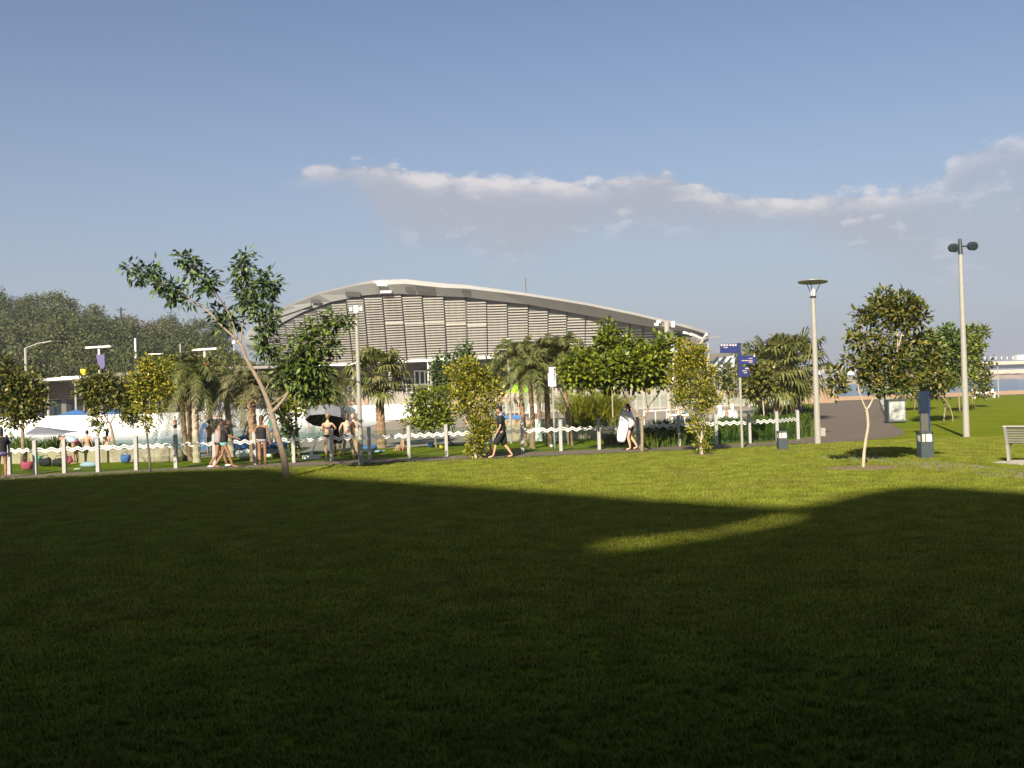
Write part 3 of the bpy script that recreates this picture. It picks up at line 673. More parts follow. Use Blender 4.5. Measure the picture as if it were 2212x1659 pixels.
# ------------------------------------------------------------------ kiosks, railing and band walls behind the pool
r = empty('kiosk', (G(483, 905).x, 95, 0), 'grey box kiosk with a yellow gabled awning behind the white wall', 'kiosk')
a = A(459, 886, 95); b = A(506, 868, 95); part(MB().box(((a.x + b.x) / 2, 97, b.z / 2), (b.x - a.x, 4, b.z)), 'wall', 'grey_cloth', r)
a = A(508, 886, 94); b = A(545, 869, 94); part(MB().box(((a.x + b.x) / 2, 96, b.z / 2), (b.x - a.x, 4, b.z)), 'side_wall', 'cloth_grey', r)
for x in (507, 544): p = A(x, 880, 93.6); part(MB().box((p.x, 93.8, 1.2), (.16, .16, 2.4)), 'post', 'beige', r)
part(MB().add([A(503,870,93), A(548,869,93), A(563,866,94), A(557,850,97), A(530,857,97)], [(0,1,4),(1,2,3,4)]).prism([A(503,871,93), A(548,870,93), A(548,868.5,93), A(503,869,93)], (0, .1, 0)), 'awning', 'yellow_cloth', r)
low_wall([Vector((A(1040, 0, 99).x, 99, 0)), Vector((A(1330, 0, 99).x, 99, 0)), Vector((A(1700, 0, 97).x, 97, 0))], .9, .5, 'terrace_wall', 'podium', 'long grey brown terrace wall behind the glass balustrade')
r = empty('balustrade', (A(1200, 0, 90).x, 90, 0), 'pale post and glass balustrade above the sun terrace behind the palms', 'railing')
xs_ = [1040 + 17.5 * k for k in range(38)]
for k, x in enumerate(xs_):
    Y = 90; p = A(x, 860, Y); part(MB().box((p.x, Y, .75), (.07, .07, 1.5)), 'post', 'post', r)
    if k < 37: 
        q = A(x + 17.5, 860, Y); g = part(MB().box(((p.x + q.x) / 2, Y + .03, .85), (q.x - p.x - .12, .02, 1.0)), 'glass_panel', 'glass', r)
p, q = A(1040, 860, 90), A(xs_[-1], 860, 90); part(MB().tube([(p.x, 90, 1.5), (q.x, 90, 1.5)], .035, 6), 'handrail', 'post', r)
low_wall([G(1040, 955), G(1150, 951), G(1236, 948)], .95, .4, 'planter_wall', 'beige', 'beige planter wall behind the palm trunks')
low_wall([G(1228, 949), G(1345, 944)], .42, .3, 'planter_edge', 'beige', 'low beige planter edge below the yellow bamboo')
for i, (x0, x1) in enumerate(((1150, 1172), (1177, 1184), (1199, 1227))):
    g0 = G(x0, 953); g1 = G(x1, 953 - (x1 - x0) * .03)
    M.setdefault('panel_white', mat('panel_white', (.62, .70, .66), .3, .04, 2))
    o = MB().box(((g0.x + g1.x) / 2, g0.y - .2, .48), ((g1.x - g0.x), .1, .96)).build('cabinet_panel', 'panel_white', bevel=.01)
    tag(o, ['wide pale cabinet panel between the second and third palm trunks', 'narrow pale cabinet panel left of the white sign pole', 'wide pale cabinet panel right of the white sign pole'][i], 'panel', 'pale cabinet panels in front of the planter wall')
# ================================================================== GLASS POOL FENCE
fr = empty('pool_fence', FP[0], 'glass pool fence with pale posts and a white double wave line', 'fence')
def wave(a, b, z, parent, periods):
    mb = MB(); d = b - a; L_ = d.length; n = max(16, int(periods * 10)); nv = Vector((d.y, -d.x, 0)).normalized() * .012
    if nv.y > 0: nv = -nv
    for s, off in ((0, .036), (1, -.036)):
        top = []; bo = []
        for i in range(n + 1):
            t = i / n; p = a.lerp(b, t) + nv; h = z + math.sin(t * periods * 2 * math.pi + .6) * .034 + off
            top.append(p + Vector((0, 0, h + .021))); bo.append(p + Vector((0, 0, h - .021)))
        mb.strip(top, bo)
    return sub(mb, 'wave_stripe', 'white', parent, fr)
for i, p in enumerate(FP):
    wd = .115 if i not in (12, 13) else .11
    mb = MB(); mb.box((p.x, p.y, .56), (wd, .13, 1.12)); mb.add([(p.x - wd/2, p.y - .065, 1.12), (p.x + wd/2, p.y - .065, 1.12), (p.x + wd/2, p.y + .065, 1.16), (p.x - wd/2, p.y + .065, 1.16)], [(0, 1, 2, 3)])
    mb.add([(p.x - wd/2, p.y - .065, 1.12), (p.x + wd/2, p.y - .065, 1.12), (p.x + wd/2, p.y + .065, 1.12), (p.x - wd/2, p.y + .065, 1.12), (p.x - wd/2, p.y + .065, 1.16), (p.x + wd/2, p.y + .065, 1.16)], [(0, 3, 4), (1, 5, 2), (2, 5, 4, 3)])
    part(mb, 'post', 'post', fr)
    if i:
        a = FP[i - 1].copy(); b = p.copy(); d = (b - a).normalized(); a += d * .07; b -= d * .07
        n2 = Vector((-d.y, d.x, 0)) * .006
        g = part(MB().prism([a - n2 + Vector((0, 0, .05)), b - n2 + Vector((0, 0, .05)), b - n2 + Vector((0, 0, 1.03)), a - n2 + Vector((0, 0, 1.03))], n2 * 2), 'glass_panel', 'glass', fr)
        wave(a, b, .80, g, max(2, round((b - a).length / .31)))
a = G(-40, 1027); b = FP[0] - Vector((.06, 0, 0))
g = part(MB().prism([a + Vector((0, 0, .05)), b + Vector((0, 0, .05)), b + Vector((0, 0, 1.03)), a + Vector((0, 0, 1.03))], (0, .01, 0)), 'glass_panel', 'glass', fr); wave(a, b, .80, g, 3)

# ================================================================== LAMPS, SIGNS, POSTS
def topz(b, x, y): return A(x, y, b.y).z
# slim pole with twin small floodlights
b = G(780, 1003.5); h = topz(b, 766, 676); r = empty('lamp_pole', b, 'tall pale pole topped by two small white floodlights at the path edge', 'lamp pole')
part(MB().tube([b, b + Vector((0, 0, 1.1)), b + Vector((0, 0, h))], [.085, .08, .06], 12), 'pole', 'pale_metal', r)
part(MB().tube([b + Vector((0, 0, h)), b + Vector((0, 0, h + .24))], .09, 12), 'lamp_head', 'white', r)
for s in (-1, 1):
    f = part(MB().box(b + Vector((s * .17, -.06, h + .13)), (.09, .12, .12), tilt=Matrix.Rotation(.3, 3, 'X')), 'floodlight', 'white', r)
    sub(MB().box(b + Vector((s * .1, 0, h + .12)), (.1, .04, .04)), 'bracket', 'metal', f, r)
# disc topped lamp
b = G(1767, 960); h = topz(b, 1757, 640); r = empty('street_lamp', b, 'tall pale street lamp with a flat tilted disc shade beside the promenade', 'street lamp')
part(MB().tube([b, b + Vector((0, 0, 2)), b + Vector((0, 0, h))], [.115, .10, .075], 14), 'pole', 'pale_metal', r)
part(MB().tube([b + Vector((0, 0, h)), b + Vector((0, 0, h + .26))], .085, 12), 'lamp_tube', 'white', r)
part(MB().tube([b + Vector((0, 0, h - .05)), b + Vector((0, 0, h + .02))], .11, 12), 'collar', 'dark_metal', r)
ht = topz(b, 1757, 609); dm = MB(); rotd = Matrix.Rotation(R(2.5), 3, 'Y') @ Matrix.Rotation(R(-4), 3, 'X')
for z0, r0 in ((-.02, .50), (.02, .52), (.05, .2)):
    pass
n = 28; ring = lambda rad, z: [b + Vector((0, 0, ht)) + rotd @ Vector((rad * math.cos(2 * math.pi * k / n), rad * math.sin(2 * math.pi * k / n), z)) for k in range(n)]
rg = [ring(.02, .05), ring(.45, .035), ring(.53, .012), ring(.53, -.012), ring(.45, -.02), ring(.02, -.03)]
V = [p for q in rg for p in q]; F = [(i * n + k, i * n + (k + 1) % n, (i + 1) * n + (k + 1) % n, (i + 1) * n + k) for i in range(5) for k in range(n)] + [tuple(range(n)), tuple(range(6 * n - 1, 5 * n - 1, -1))]
part(dm.add(V, F), 'shade', 'metal', r)
for a_ in (0, 2.09, 4.19):
    part(MB().tube([b + Vector((.09 * math.cos(a_), .09 * math.sin(a_), h - .03)), b + Vector((.10 * math.cos(a_), .10 * math.sin(a_), h + .12)), b + Vector((.30 * math.cos(a_), .30 * math.sin(a_), ht))], .014, 5), 'strut', 'dark_metal', r)
part(MB().box(b + Vector((.17, -.05, .44)), (.17, .16, .3)), 'junction_box', 'pale_metal', r, bevel=.015)
# globe lamp at right
b = G(2088, 945); h = topz(b, 2076, 549); r = empty('globe_lamp', b, 'tall pale pole with two round black lamp heads on the right lawn', 'lamp pole')
part(MB().tube([b, b + Vector((0, 0, 3)), b + Vector((0, 0, h))], [.12, .10, .075], 14), 'pole', 'pale_metal', r)
h2 = topz(b, 2075, 516); part(MB().tube([b + Vector((0, 0, h)), b + Vector((0, 0, h2))], [.09, .06], 10), 'pole_top', 'dark_metal', r)
for s, x, y in ((-1, 2059, 535), (1, 2100, 531)):
    c = A(x, y, b.y + (-.1 if s < 0 else .1)); mb = MB()
    mb.tube([c + Vector((0, .1, 0)), c + Vector((0, -.14, -.03))], [.13, .17], 16); mb.ball(c + Vector((0, .06, 0)), (.165, .17, .165), 14, 8)
    hd = part(mb, 'lamp_head', 'dark_metal', r)
    sub(MB().tube([c + Vector((0, -.142, -.03)), c + Vector((0, -.15, -.03))], .13, 14), 'lens', 'glass_dark', hd, r)
    part(MB().tube([Vector((b.x, b.y, c.z - .02)), c], .03, 6), 'arm', 'dark_metal', r)
# thick camera / flood pole behind the hedge
b = G(1447, 921); h = topz(b, 1439, 696); r = empty('camera_pole', b, 'thick pale pole carrying white cameras behind the hedge before the hall', 'camera pole')
part(MB().tube([b, b + Vector((0, 0, h))], [.17, .14], 14), 'pole', 'pale_metal', r)
for dx, dz in ((-.42, .05), (-.55, -.10), (.30, -.12)):
    a0 = b + Vector((0, 0, h - .28)); e0 = b + Vector((dx, -.2, h + dz)); part(MB().tube([a0, e0], .035, 6), 'arm', 'pale_metal', r)
    part(MB().box(e0 + Vector((-.05 if dx < 0 else .02, 0, -.02)), (.22, .3, .16) if dx < 0 else (.2, .2, .34)), 'camera', 'white', r, bevel=.02)
part(MB().box(b + Vector((.62, -.1, h - 1.9)), (1.5, .1, .06)), 'crossarm', 'pale_metal', r)
# background poles
def simple_pole(x, yb, yt, Y, rad, label, top=None, m_='pale_metal'):
    p = A(x, yb, Y); z0 = 0 if Y < 130 else max(0, zr(p.x, Y) - .3); t = A(x, yt, Y).z; r = empty('lamp_pole', (p.x, Y, z0), label, 'lamp pole', 'background light poles')
    part(MB().tube([(p.x, Y, z0), (p.x, Y, t)], [rad, rad * .7], 8), 'pole', m_, r); P = Vector((p.x, Y, t))
    if top == 'tee':
        w_ = 34 * mpp(Y) * .8; part(MB().box(P + Vector((0, 0, .1)), (w_ * 2, .5, .16), tilt=Matrix.Rotation(-.03, 3, 'Y')), 'shade', 'white', r)
    if top == 'arm':
        e0 = P + Vector((48 * mpp(Y), 0, 12 * mpp(Y))); part(MB().tube([P, P.lerp(e0, .6) + Vector((0, 0, .15)), e0], .07, 6), 'arm', 'pale_metal', r); part(MB().box(e0, (1.1, .3, .12), tilt=Matrix.Rotation(-.2, 3, 'Y')), 'lamp_head', 'pale_metal', r)
    if top == 'dish':
        part(MB().box(P + Vector((.3 if Y > 90 else 0, 0, .3)), (1.5, .5, .05), tilt=Matrix.Rotation(-.12, 3, 'Y')), 'shade', 'metal', r); part(MB().tube([P, P + Vector((0, 0, .3))], .03, 5), 'stem', 'metal', r)
    if top == 'short':
        part(MB().box(P + Vector((.9, 0, 0)), (2.1, .3, .14)), 'lamp_head', 'white', r)
    if top == 'ball': part(MB().ball(P, .28 if Y > 100 else .09, 8, 6), 'lamp_head', 'white', r)
    return r, P
simple_pole(57, 830, 752, 128, .22, 'street light with one rising arm at the far left before the hill', 'arm')
rT, P = simple_pole(215.5, 820, 752, 92, .13, 'white tee topped pole carrying a purple banner above the shop roof', 'tee', 'white')
simple_pole(294, 800, 731, 150, .2, 'pale upright pole against the hill trees right of the tee pole', None, 'white')
simple_pole(324, 785, 765, 150, .14, 'short dark pole with a flat white head on the hill foot', 'short')
simple_pole(391, 800, 743, 140, .14, 'thin greenish pole against the hill trees above the feathery palms', None, 'blade') if False else simple_pole(391, 800, 743, 140, .14, 'thin grey pole against the hill trees above the feathery palms')
rT2, P2 = simple_pole(443, 800, 757, 92, .12, 'white tee topped pole with an orange banner left of the hall', 'tee', 'white')
simple_pole(507, 800, 740, 130, .13, 'thin pole with a tiny white head beside the hall\'s curled end', 'ball')
simple_pole(1535, 905, 741, 62, .10, 'slim pale lamp with a tilted dish just left of the blue sign', 'dish')
simple_pole(1104, 955, 735, 44, .07, 'slim pale pole with a short white head rising through the palms', 'ball')
simple_pole(928, 905, 776, 105, .10, 'white pole in front of the undercroft beside the leafy young tree', None, 'white')
simple_pole(1378, 930, 850, 62, .09, 'short pale post behind the green tree trunk', None)
simple_pole(2157, 852, 792, 101, .07, 'thin pale pole at the waterfront beside the far bench', None)
simple_pole(1360, 955, 765, 41, .03, 'very thin timber stake behind the woman with the towel', None, 'beige') if False else None
def banner(P, Y, x0, y0, x1, y1, m_, label, m2=None):
    pts = [A(x0, y0, Y), A(x1, y0, Y), A(x1 + 1.5, y1 - 8, Y), A(x1 - 2, y1, Y), A((x0 + x1) / 2 - 2, y1 - 3, Y), A(x0 + 4, (y0 + y1) / 2, Y)]
    o = MB().prism(pts, (0, .05, 0)).build('banner', m_); return tag(o, label, 'banner')
banner(P, 91.7, 207, 766, 225, 797, 'purple', 'purple and white banner hanging on the tee topped pole')
banner(P2, 91.7, 439, 777, 449, 792, 'orange', 'small orange banner on the pole left of the hall')

# fingerpost sign
b = G(1603.5, 968); r = empty('direction_sign', b, 'slim pale sign pole with three navy blue direction panels', 'sign')
Ys_ = b.y; zt = topz(b, 1598, 741)
part(MB().tube([b, (b.x, b.y, topz(b, 1599, 815))], .045, 12), 'pole', 'pale_metal', r)
def panel(x0, y0, x1, y1, yy=Ys_):
    p = A(x0, y1, yy); q = A(x1, y0, yy); return p, q
def zoomp(x, y): return ((2660 + x / 8.295) / 1.736, (1250 + y / 8.295) / 1.736)
def spn(x0, y0, x1, y1, nm, m_, parent, dy, th=.04, bevel=.0):
    (ax, ay), (bx, by_) = zoomp(x0, y0), zoomp(x1, y1); p = A(ax, by_, Ys_); q = A(bx, ay, Ys_)
    zc = (p.z + q.z) / 2; sl = 0
    mb = MB().box(((p.x + q.x) / 2, Ys_ + dy, zc), (abs(q.x - p.x), th, abs(q.z - p.z)))
    return sub(mb, nm, m_, parent, r, bevel=bevel) if parent else part(mb, nm, m_, r, bevel=bevel)
spine = spn(905, 300, 965, 1370, 'spine', 'navy', None, 0, .10)
p1 = spn(340, 318, 903, 618, 'sign_panel', 'navy', None, 0, .05, .006)
p2 = spn(967, 680, 1450, 968, 'sign_panel', 'navy', None, 0, .05, .006)
p3 = spn(967, 1040, 1235, 1358, 'sign_panel', 'navy', None, 0, .05, .006)
def icons(parent, items):
    for x0, y0, x1, y1, nm, m_ in items: spn(x0, y0, x1, y1, nm, m_, parent, -.029, .004)
icons(p1, [(352,343,398,397,'arrow','white'),(440,343,493,392,'pictogram','white'),(525,343,583,392,'pictogram','cloth_rose'),(628,338,672,392,'pictogram','white'),(705,343,765,396,'pictogram','cloth_rose'),(785,340,842,392,'pictogram','cloth_rose')])
icons(p2, [(1370,692,1408,728,'arrow','white')])
for par, lines in ((p1, [(440,420,575,455)]), (p2, [(1228,765,1345,795),(1005,832,1345,862),(1228,880,1345,912)]), (p3, [(1110,1070,1222,1112),(1020,1150,1165,1178),(1068,1208,1172,1238)])):
    for x0, y0, x1, y1 in lines:        # rows of tiny letters too small to read
        mb = MB(); x = x0; rr2 = random.Random(int(x0 + y0))
        while x < x1 - 10:
            wdt = rr2.choice((9, 12, 14)); (ax, ay), (bx, by_) = zoomp(x, y0 + rr2.choice((0, 6))), zoomp(min(x + wdt, x1), y1); p = A(ax, by_, Ys_); q = A(bx, ay, Ys_)
            mb.box(((p.x + q.x) / 2, Ys_ - .029, (p.z + q.z) / 2), (abs(q.x - p.x), .004, abs(q.z - p.z))); x += wdt + rr2.choice((4, 5, 9))
        sub(mb, 'lettering', 'cloth_rose', par, r)
# tall narrow white sign behind the fence
b = G(1198.5, 971); r = empty('narrow_sign', b, 'tall narrow white notice sign on a thin pole among the palms', 'sign')
part(MB().tube([b, (b.x, b.y, topz(b, 1192, 800))], .035, 8), 'pole', 'pale_metal', r)
for x0, y0, x1, y1, dy in ((1187,793,1200,835,0),(1184.5,806,1190,834,.05)):
    p = A(x0, y1, b.y - .06); q = A(x1, y0, b.y - .06); part(MB().box(((p.x + q.x) / 2, b.y - .06 + dy, (p.z + q.z) / 2), (q.x - p.x, .03, q.z - p.z)), 'sign_panel', 'white', r)
p = A(1196, 810, b.y - .08); part(MB().box((p.x + .04, b.y - .08, p.z - .0), (.05, .01, .45)), 'print', 'grey_cloth', r)
p = A(1196, 797, b.y - .08); part(MB().box((p.x + .03, b.y - .08, p.z), (.08, .01, .06)), 'print', 'cloth_red', r)
# timber stakes near the towel woman
for x, yb, yt, lb in ((1326, 962, 852, 'pale timber stake left of the woman with the towel'), (1451, 956, 858, 'pale thin stake right of the green tree trunk')):
    b = G(x, yb); tag(MB().tube([b, (b.x, b.y, topz(b, x - 1.5, yt))], .028, 7).build('stake', 'beige'), lb, 'stake', 'timber stakes by the green tree')

def bollard(x0, x1, y0, y1, label):
    b = G((x0 + x1) / 2, y1); wd = (x1 - x0) * mpp(b.y) * .93; h = topz(b, (x0 + x1) / 2, y0); r = empty('bollard_light', b, label, 'bollard light', 'square bollard lights on the lawn')
    part(MB().box(b + Vector((0, 0, h * .32)), (wd, wd, h * .64)), 'base', 'dark_metal', r, bevel=.012)
    part(MB().box(b + Vector((0, 0, h * .79)), (wd * .80, wd * .80, h * .30)), 'lantern', 'lantern', r)
    for sx in (-1, 1):
        for sy in (-1, 1): part(MB().box(b + Vector((sx * wd * .45, sy * wd * .45, h * .79)), (wd * .09, wd * .09, h * .3)), 'corner_post', 'dark_metal', r)
    part(MB().box(b + Vector((-wd * .12, -wd * .42, h * .79)), (wd * .07, wd * .06, h * .30)), 'glazing_bar', 'dark_metal', r)
    part(MB().box(b + Vector((0, 0, h * .97)), (wd * 1.0, wd * 1.0, h * .06)), 'cap', 'dark_metal', r, bevel=.01)
M['dark_metal'] = mat('charcoal_metal', (.05, .07, .075), .5, .12, 6)
bollard(1679.5, 1700.5, 931, 972, 'small dark square bollard light at the promenade edge by the hedge')
bollard(1985, 2014, 932, 991, 'large dark square bollard light on the open lawn, right')
# dark information pylon behind it
b = G(1998, 938); r = empty('info_pylon', b, 'tall dark glass information pylon behind the lawn bollard', 'pylon'); wd = 24 * mpp(b.y); h = topz(b, 1998, 845)
M['pylon_glass'] = mat('pylon_glass', (.018, .028, .05), .15, .3, 3)
part(MB().box(b + Vector((.02, 0, h * .24)), (wd * .82, .16, h * .48)), 'base', 'facade_dark', r, bevel=.01)
part(MB().box(b + Vector((0, 0, h * .74)), (wd, .14, h * .52)), 'display', 'pylon_glass', r, bevel=.01)
part(MB().box(b + Vector((wd * .35, -.09, h * .5)), (.05, .03, h * .96)), 'edge_strip', 'navy', r)
# stainless cabinet
b = G(1939, 914); h = topz(b, 1939, 864); wd = 38 * mpp(b.y); r = empty('bin_enclosure', b, 'shiny stainless steel bin enclosure beside the promenade', 'bin')
M['steel_reflections'] = mat('steel_reflections', (.03, .045, .05), .3, 0, 2.2, metal=.3, col2=(.80, .82, .82), detail=2)  # bright reflections painted as pale patches on dark steel
part(MB().box(b + Vector((0, .3, h / 2 + .02)), (wd, .6, h - .04)), 'body', 'dark_metal', r, bevel=.02)
part(MB().box(b + Vector((0, -.013, h * .52)), (wd * .9, .02, h * .82)), 'front_panel', 'steel_reflections', r)
part(MB().box(b + Vector((0, .3, h + .02)), (wd * 1.04, .66, .04)), 'lid', 'steel_shiny', r)
# benches
def bench(root, Lb, flip=1):           # built at origin, length along +X, back towards -Y (we see its back)
    def pp(mb, nm, m_, par=None): return mb.build(nm, m_, par or root, bevel=.006)
    for x in (.05, Lb - .05):
        mb = MB(); mb.prism([(x - .035, -.05, 0), (x - .035, .10, 0), (x - .035, .10, .40), (x - .035, .40, .42), (x - .035, .40, .46), (x - .035, -.06, .46), (x - .035, -.16, .62), (x - .035, -.31, .92), (x - .035, -.38, .92), (x - .035, -.26, .66), (x - .035, -.15, .42)], (.07, 0, 0)); pp(mb, 'leg', 'pale_metal')
    mb = MB()
    for k in range(7): t = k / 6; mb.box((Lb / 2, -.11 - .20 * t, .50 + .39 * t), (Lb, .022, .045), tilt=Matrix.Rotation(-.3, 3, 'X'))
    pp(mb, 'backrest', 'bench_slat')
    mb = MB()
    for k in range(8): mb.box((Lb / 2, -.04 + k * .062, .475 - .01 * math.sin(k / 7 * 3.14)), (Lb, .048, .022))
    pp(mb, 'seat', 'bench_slat')
    pp(MB().tube([(0, -.345, .925), (Lb, -.345, .925)], .026, 8), 'top_rail', 'pale_metal')
M['bench_slat'] = mat('bench_slat', (.13, .13, .11), .5, .15, 6)
b = G(2198, 999); r = empty('park_bench', b - Vector((.28, 0, -.045)), 'grey slatted metal park bench on a pale slab at the right edge', 'bench', rz=R(-38)); bench(r, 1.9)
pad = [G(2143, 1001), G(2190, 997), G(2330, 993), G(2330, 1006), G(2200, 1006.5)]
sheet('bench_slab', pad, .0, 'concrete', kind=None, thick=.04); tag(bpy.data.objects['bench_slab'], 'pale concrete slab under the park bench', 'slab')
b = G(2148, 859.5); r = empty('waterfront_bench', b, 'far white bench by the waterfront path', 'bench', rz=math.pi)
mb = MB()
for x in (.1, 2.0):
    MBx = MB().box((x, .1, .25), (.08, .4, .5)); MBx.build('leg', 'white', r)
mb = MB().box((1.05, .1, .5), (2.1, .45, .06)); mb.build('seat', 'white', r)
MB().box((1.05, -.15, .72), (2.1, .05, .36)).build('backrest', 'white', r)

# ================================================================== TREES
def ppts(pl, Y, dy=0):
    out = []; rad = []; n = len(pl)
    for i, q in enumerate(pl):
        x, y, rp = q[:3]; d = q[3] if len(q) > 3 else 0
        out.append(A(x, y, Y + d)); rad.append(rp * mpp(Y))
    return out, rad
def smooth_pl(pts, rad, k=3):
    P = []; Q = []; n = len(pts)
    for i in range(n - 1):
        p0, p1, p2, p3 = pts[max(0, i - 1)], pts[i], pts[i + 1], pts[min(n - 1, i + 2)]
        for j in range(k):
            t = j / k; P.append(.5 * ((2 * p1) + (p2 - p0) * t + (2 * p0 - 5 * p1 + 4 * p2 - p3) * t * t + (3 * p1 - p0 - 3 * p2 + p3) * t ** 3)); Q.append(rad[i] + (rad[i + 1] - rad[i]) * t)
    P.append(pts[-1]); Q.append(rad[-1]); return P, Q
def tree(name, label, base, lines, clusters, leafm, leaf=.13, sub_r=.13, per=26, wid=.5, twig=.008, bark='bark', mode='leaf', seed=1, depth=1.0, cat='tree', group=None, droop=.0, upright=0.0, second=None):
    b = G(*base); Y = b.y; r = empty(name, b, label, cat, group); rg = np.random.default_rng(seed)
    mb = MB(); allp = []
    for ln in lines:
        P, Q = ppts(ln, Y); P, Q = smooth_pl(P, Q)
        if ln is lines[0]: P[0] = b - Vector((0, 0, .05))
        mb.tube(P, Q, 9); allp += P
    ap = np.array([tuple(p) for p in allp]); allv = []
    tw = MB()
    second_v = []; nfirst = len(clusters); swap = allv
    for ci, cl in enumerate(list(clusters) + (second[0] if second else [])):
        allv = swap if ci < nfirst else second_v
        x, y, rx, ry, ns = cl[:5]; dy = cl[5] if len(cl) > 5 else 0; 
        c = A(x, y, Y + dy); a = rx * mpp(Y); h = ry * mpp(Y); dep = (a + h) / 2 * depth
        near = Vector(ap[np.argmin(((ap - np.array(c)) ** 2).sum(1))])
        if (near - c).length > .12: tw.tube([near, near.lerp(c, .5) + Vector((0, 0, .05)), c], [twig * 2.2, twig * 1.8, twig * 1.4], 5)
        d = nrm(rg.normal(size=(ns, 3))); rad = rg.uniform(.15, 1, size=(ns, 1)) ** .55 * .92
        SP = d * rad * np.array([a, dep, h]) + np.array(c)
        for p in SP: tw.tube([c, Vector(p)], [twig, twig * .5], 3, cap=False)
        if mode == 'leaf':
            per_ = int(per * 1.45); cc = np.repeat(SP, per_, axis=0) + rg.normal(size=(ns * per_, 3)) * sub_r * .78
            out = nrm(cc - np.array(c))
            ro = nrm(cc - np.repeat(SP, per_, axis=0)); dirs = nrm(rg.normal(size=cc.shape) * .45 + out * .45 + ro * .8 + np.array([0, 0, upright - droop])); nn = nrm(rg.normal(size=cc.shape) * .7 + np.array([0, -.2, 1.0]) + out * .3)
            L_ = leaf * 1.12 * rg.uniform(.65, 1.25, size=len(cc)); allv.append(leaves(cc, dirs, nn, L_, L_ * wid * 1.1))
        else:       # drooping pinnate sprays
            for p in SP:
                for k in range(per):
                    az_ = rg.uniform(0, 6.283); o_ = np.array([math.cos(az_), math.sin(az_), rg.uniform(-.1, .5)]); Lf = rg.uniform(.30, .48) * (leaf / .18)
                    ts = np.linspace(.15, 1, 6)[:, None]; rach = p + o_ * Lf * ts + np.array([0, 0, -1]) * (ts ** 2) * Lf * rg.uniform(.5, 1.15)
                    side = nrm(np.cross(o_, [0, 0, 1.0])); 
                    for sg in (-1, 1):
                        dd = nrm(side * sg + o_ * .45 + np.array([0, 0, -.35]) + rg.normal(size=rach.shape) * .12); L_ = leaf * (1.15 - .5 * ts[:, 0]) * rg.uniform(.85, 1.15, size=6)
                        allv.append(leaves(rach, dd, np.array([0, 0, 1.0]) + o_ * .2, L_, L_ * .40))
    allv = swap
    if second: quads_mesh('lower_crown', np.concatenate(second_v), second[1], r, loc=tuple(r.location))
    mb.add(tw.v, tw.f); tk = part(mb, 'trunk', bark, r, smooth=True)
    quads_mesh('crown', np.concatenate(allv), leafm, r, loc=tuple(r.location)); return r
def q2(x, y): return ((600 + x / 2.766) / 1.736, (1250 + y / 2.766) / 1.736)
def q4(x, y): return ((400 + x / 2.212) / 1.736, (900 + y / 2.212) / 1.736)
def ln(f, pts): return [(*f(x, y), r_, *(rest if rest else ())) for x, y, r_, *rest in pts]
# leaning tree at left, main stem and its own low fork
main = ln(q2, [(1305,1500,8.2),(1295,1350,7.4),(1265,1210,6.8),(1225,1080,6.2),(1190,950,5.8),(1160,830,5.6),(1105,670,5.0),(1035,510,4.4),(955,370,4.0),(890,250,3.8)]) + ln(q4, [(1130,900,3.8),(1085,830,3.4)])
bl = ln(q4, [(1085,830,2.8),(960,720,2.4),(850,600,2.1),(700,500,1.7,.2),(630,440,1.4,.3),(500,390,1.0,.4),(330,290,.8,.5),(180,240,.5,.5)])
bm_ = ln(q4, [(1085,830,2.2),(1045,690,1.9),(985,560,1.6),(890,420,1.3,-.3),(800,330,.9,-.4),(690,220,.7,-.4),(630,160,.4,-.4)])
br = ln(q4, [(1108,860,2.0),(1130,700,1.6,.2),(1150,560,1.3,.3),(1158,400,1.0,.3),(1160,230,.8,.3),(1175,120,.4,.3)])
low = ln(q2, [(1165,820,4.6),(1265,710,3.6),(1330,610,3.0),(1385,500,2.4,.1),(1460,330,2.0,.2),(1500,150,1.6,.3),(1560,0,1.0,.3)])
low2 = ln(q2, [(1150,745,1.6),(1250,670,1.3),(1380,580,1.1),(1520,570,1.0,.3),(1700,600,.7,.4)])
low3 = ln(q2, [(1090,600,1.4),(1150,480,1.2),(1230,390,.9,.2),(1150,200,.8,.3)])
cl = []
def addc(f, L_): 
    for x, y, rx, ry, n_, *d in L_: s = 2.766 if f is q2 else 2.212; cl.append((*f(x, y), rx / s / 1.736 * .85, ry / s / 1.736 * 1.15, max(2, int(n_ * .72)), *(d or ())))
addc(q4, [(180,250,55,50,5,.5),(270,270,70,60,8,.5),(380,290,80,70,9,.4),(470,360,85,70,9,.3),(570,430,90,65,10,.2),(570,490,60,45,5,.2),(690,530,40,30,2),
          (640,180,60,60,7,-.4),(720,250,80,70,9,-.4),(800,330,90,70,9,-.3),(860,390,60,50,5,-.2),
          (1150,170,80,75,9,.3),(1140,290,100,80,12,.3),(1160,400,110,90,13,.2),(1130,510,80,70,9,.2),(1200,560,90,60,8),(1320,400,100,110,14,.3),(1350,350,80,60,7,.3),(1310,520,90,80,10,.2),
          (920,620,70,60,8,.3),(1010,660,75,60,8,.3),(950,680,60,50,6,.2),
          (1330,680,80,60,9),(1400,660,55,40,5),(1290,800,60,60,7),(1330,900,80,60,9),(1300,830,50,80,5),
          ])
cl_low = []; cl_a = cl; cl = cl_low
addc(q4, [(1980,650,75,35,7,.2),(1880,690,90,55,10,.3),(1760,700,80,60,9,.3),(1690,770,90,50,8,.3),(1830,880,90,80,11,.2),(1640,850,100,70,12),(1720,930,110,80,13),(1560,950,90,90,12),(1500,1010,90,80,10),(1650,1050,120,80,14),(1480,1130,90,70,9),(1600,1150,110,80,12),(1760,1000,70,60,6)])
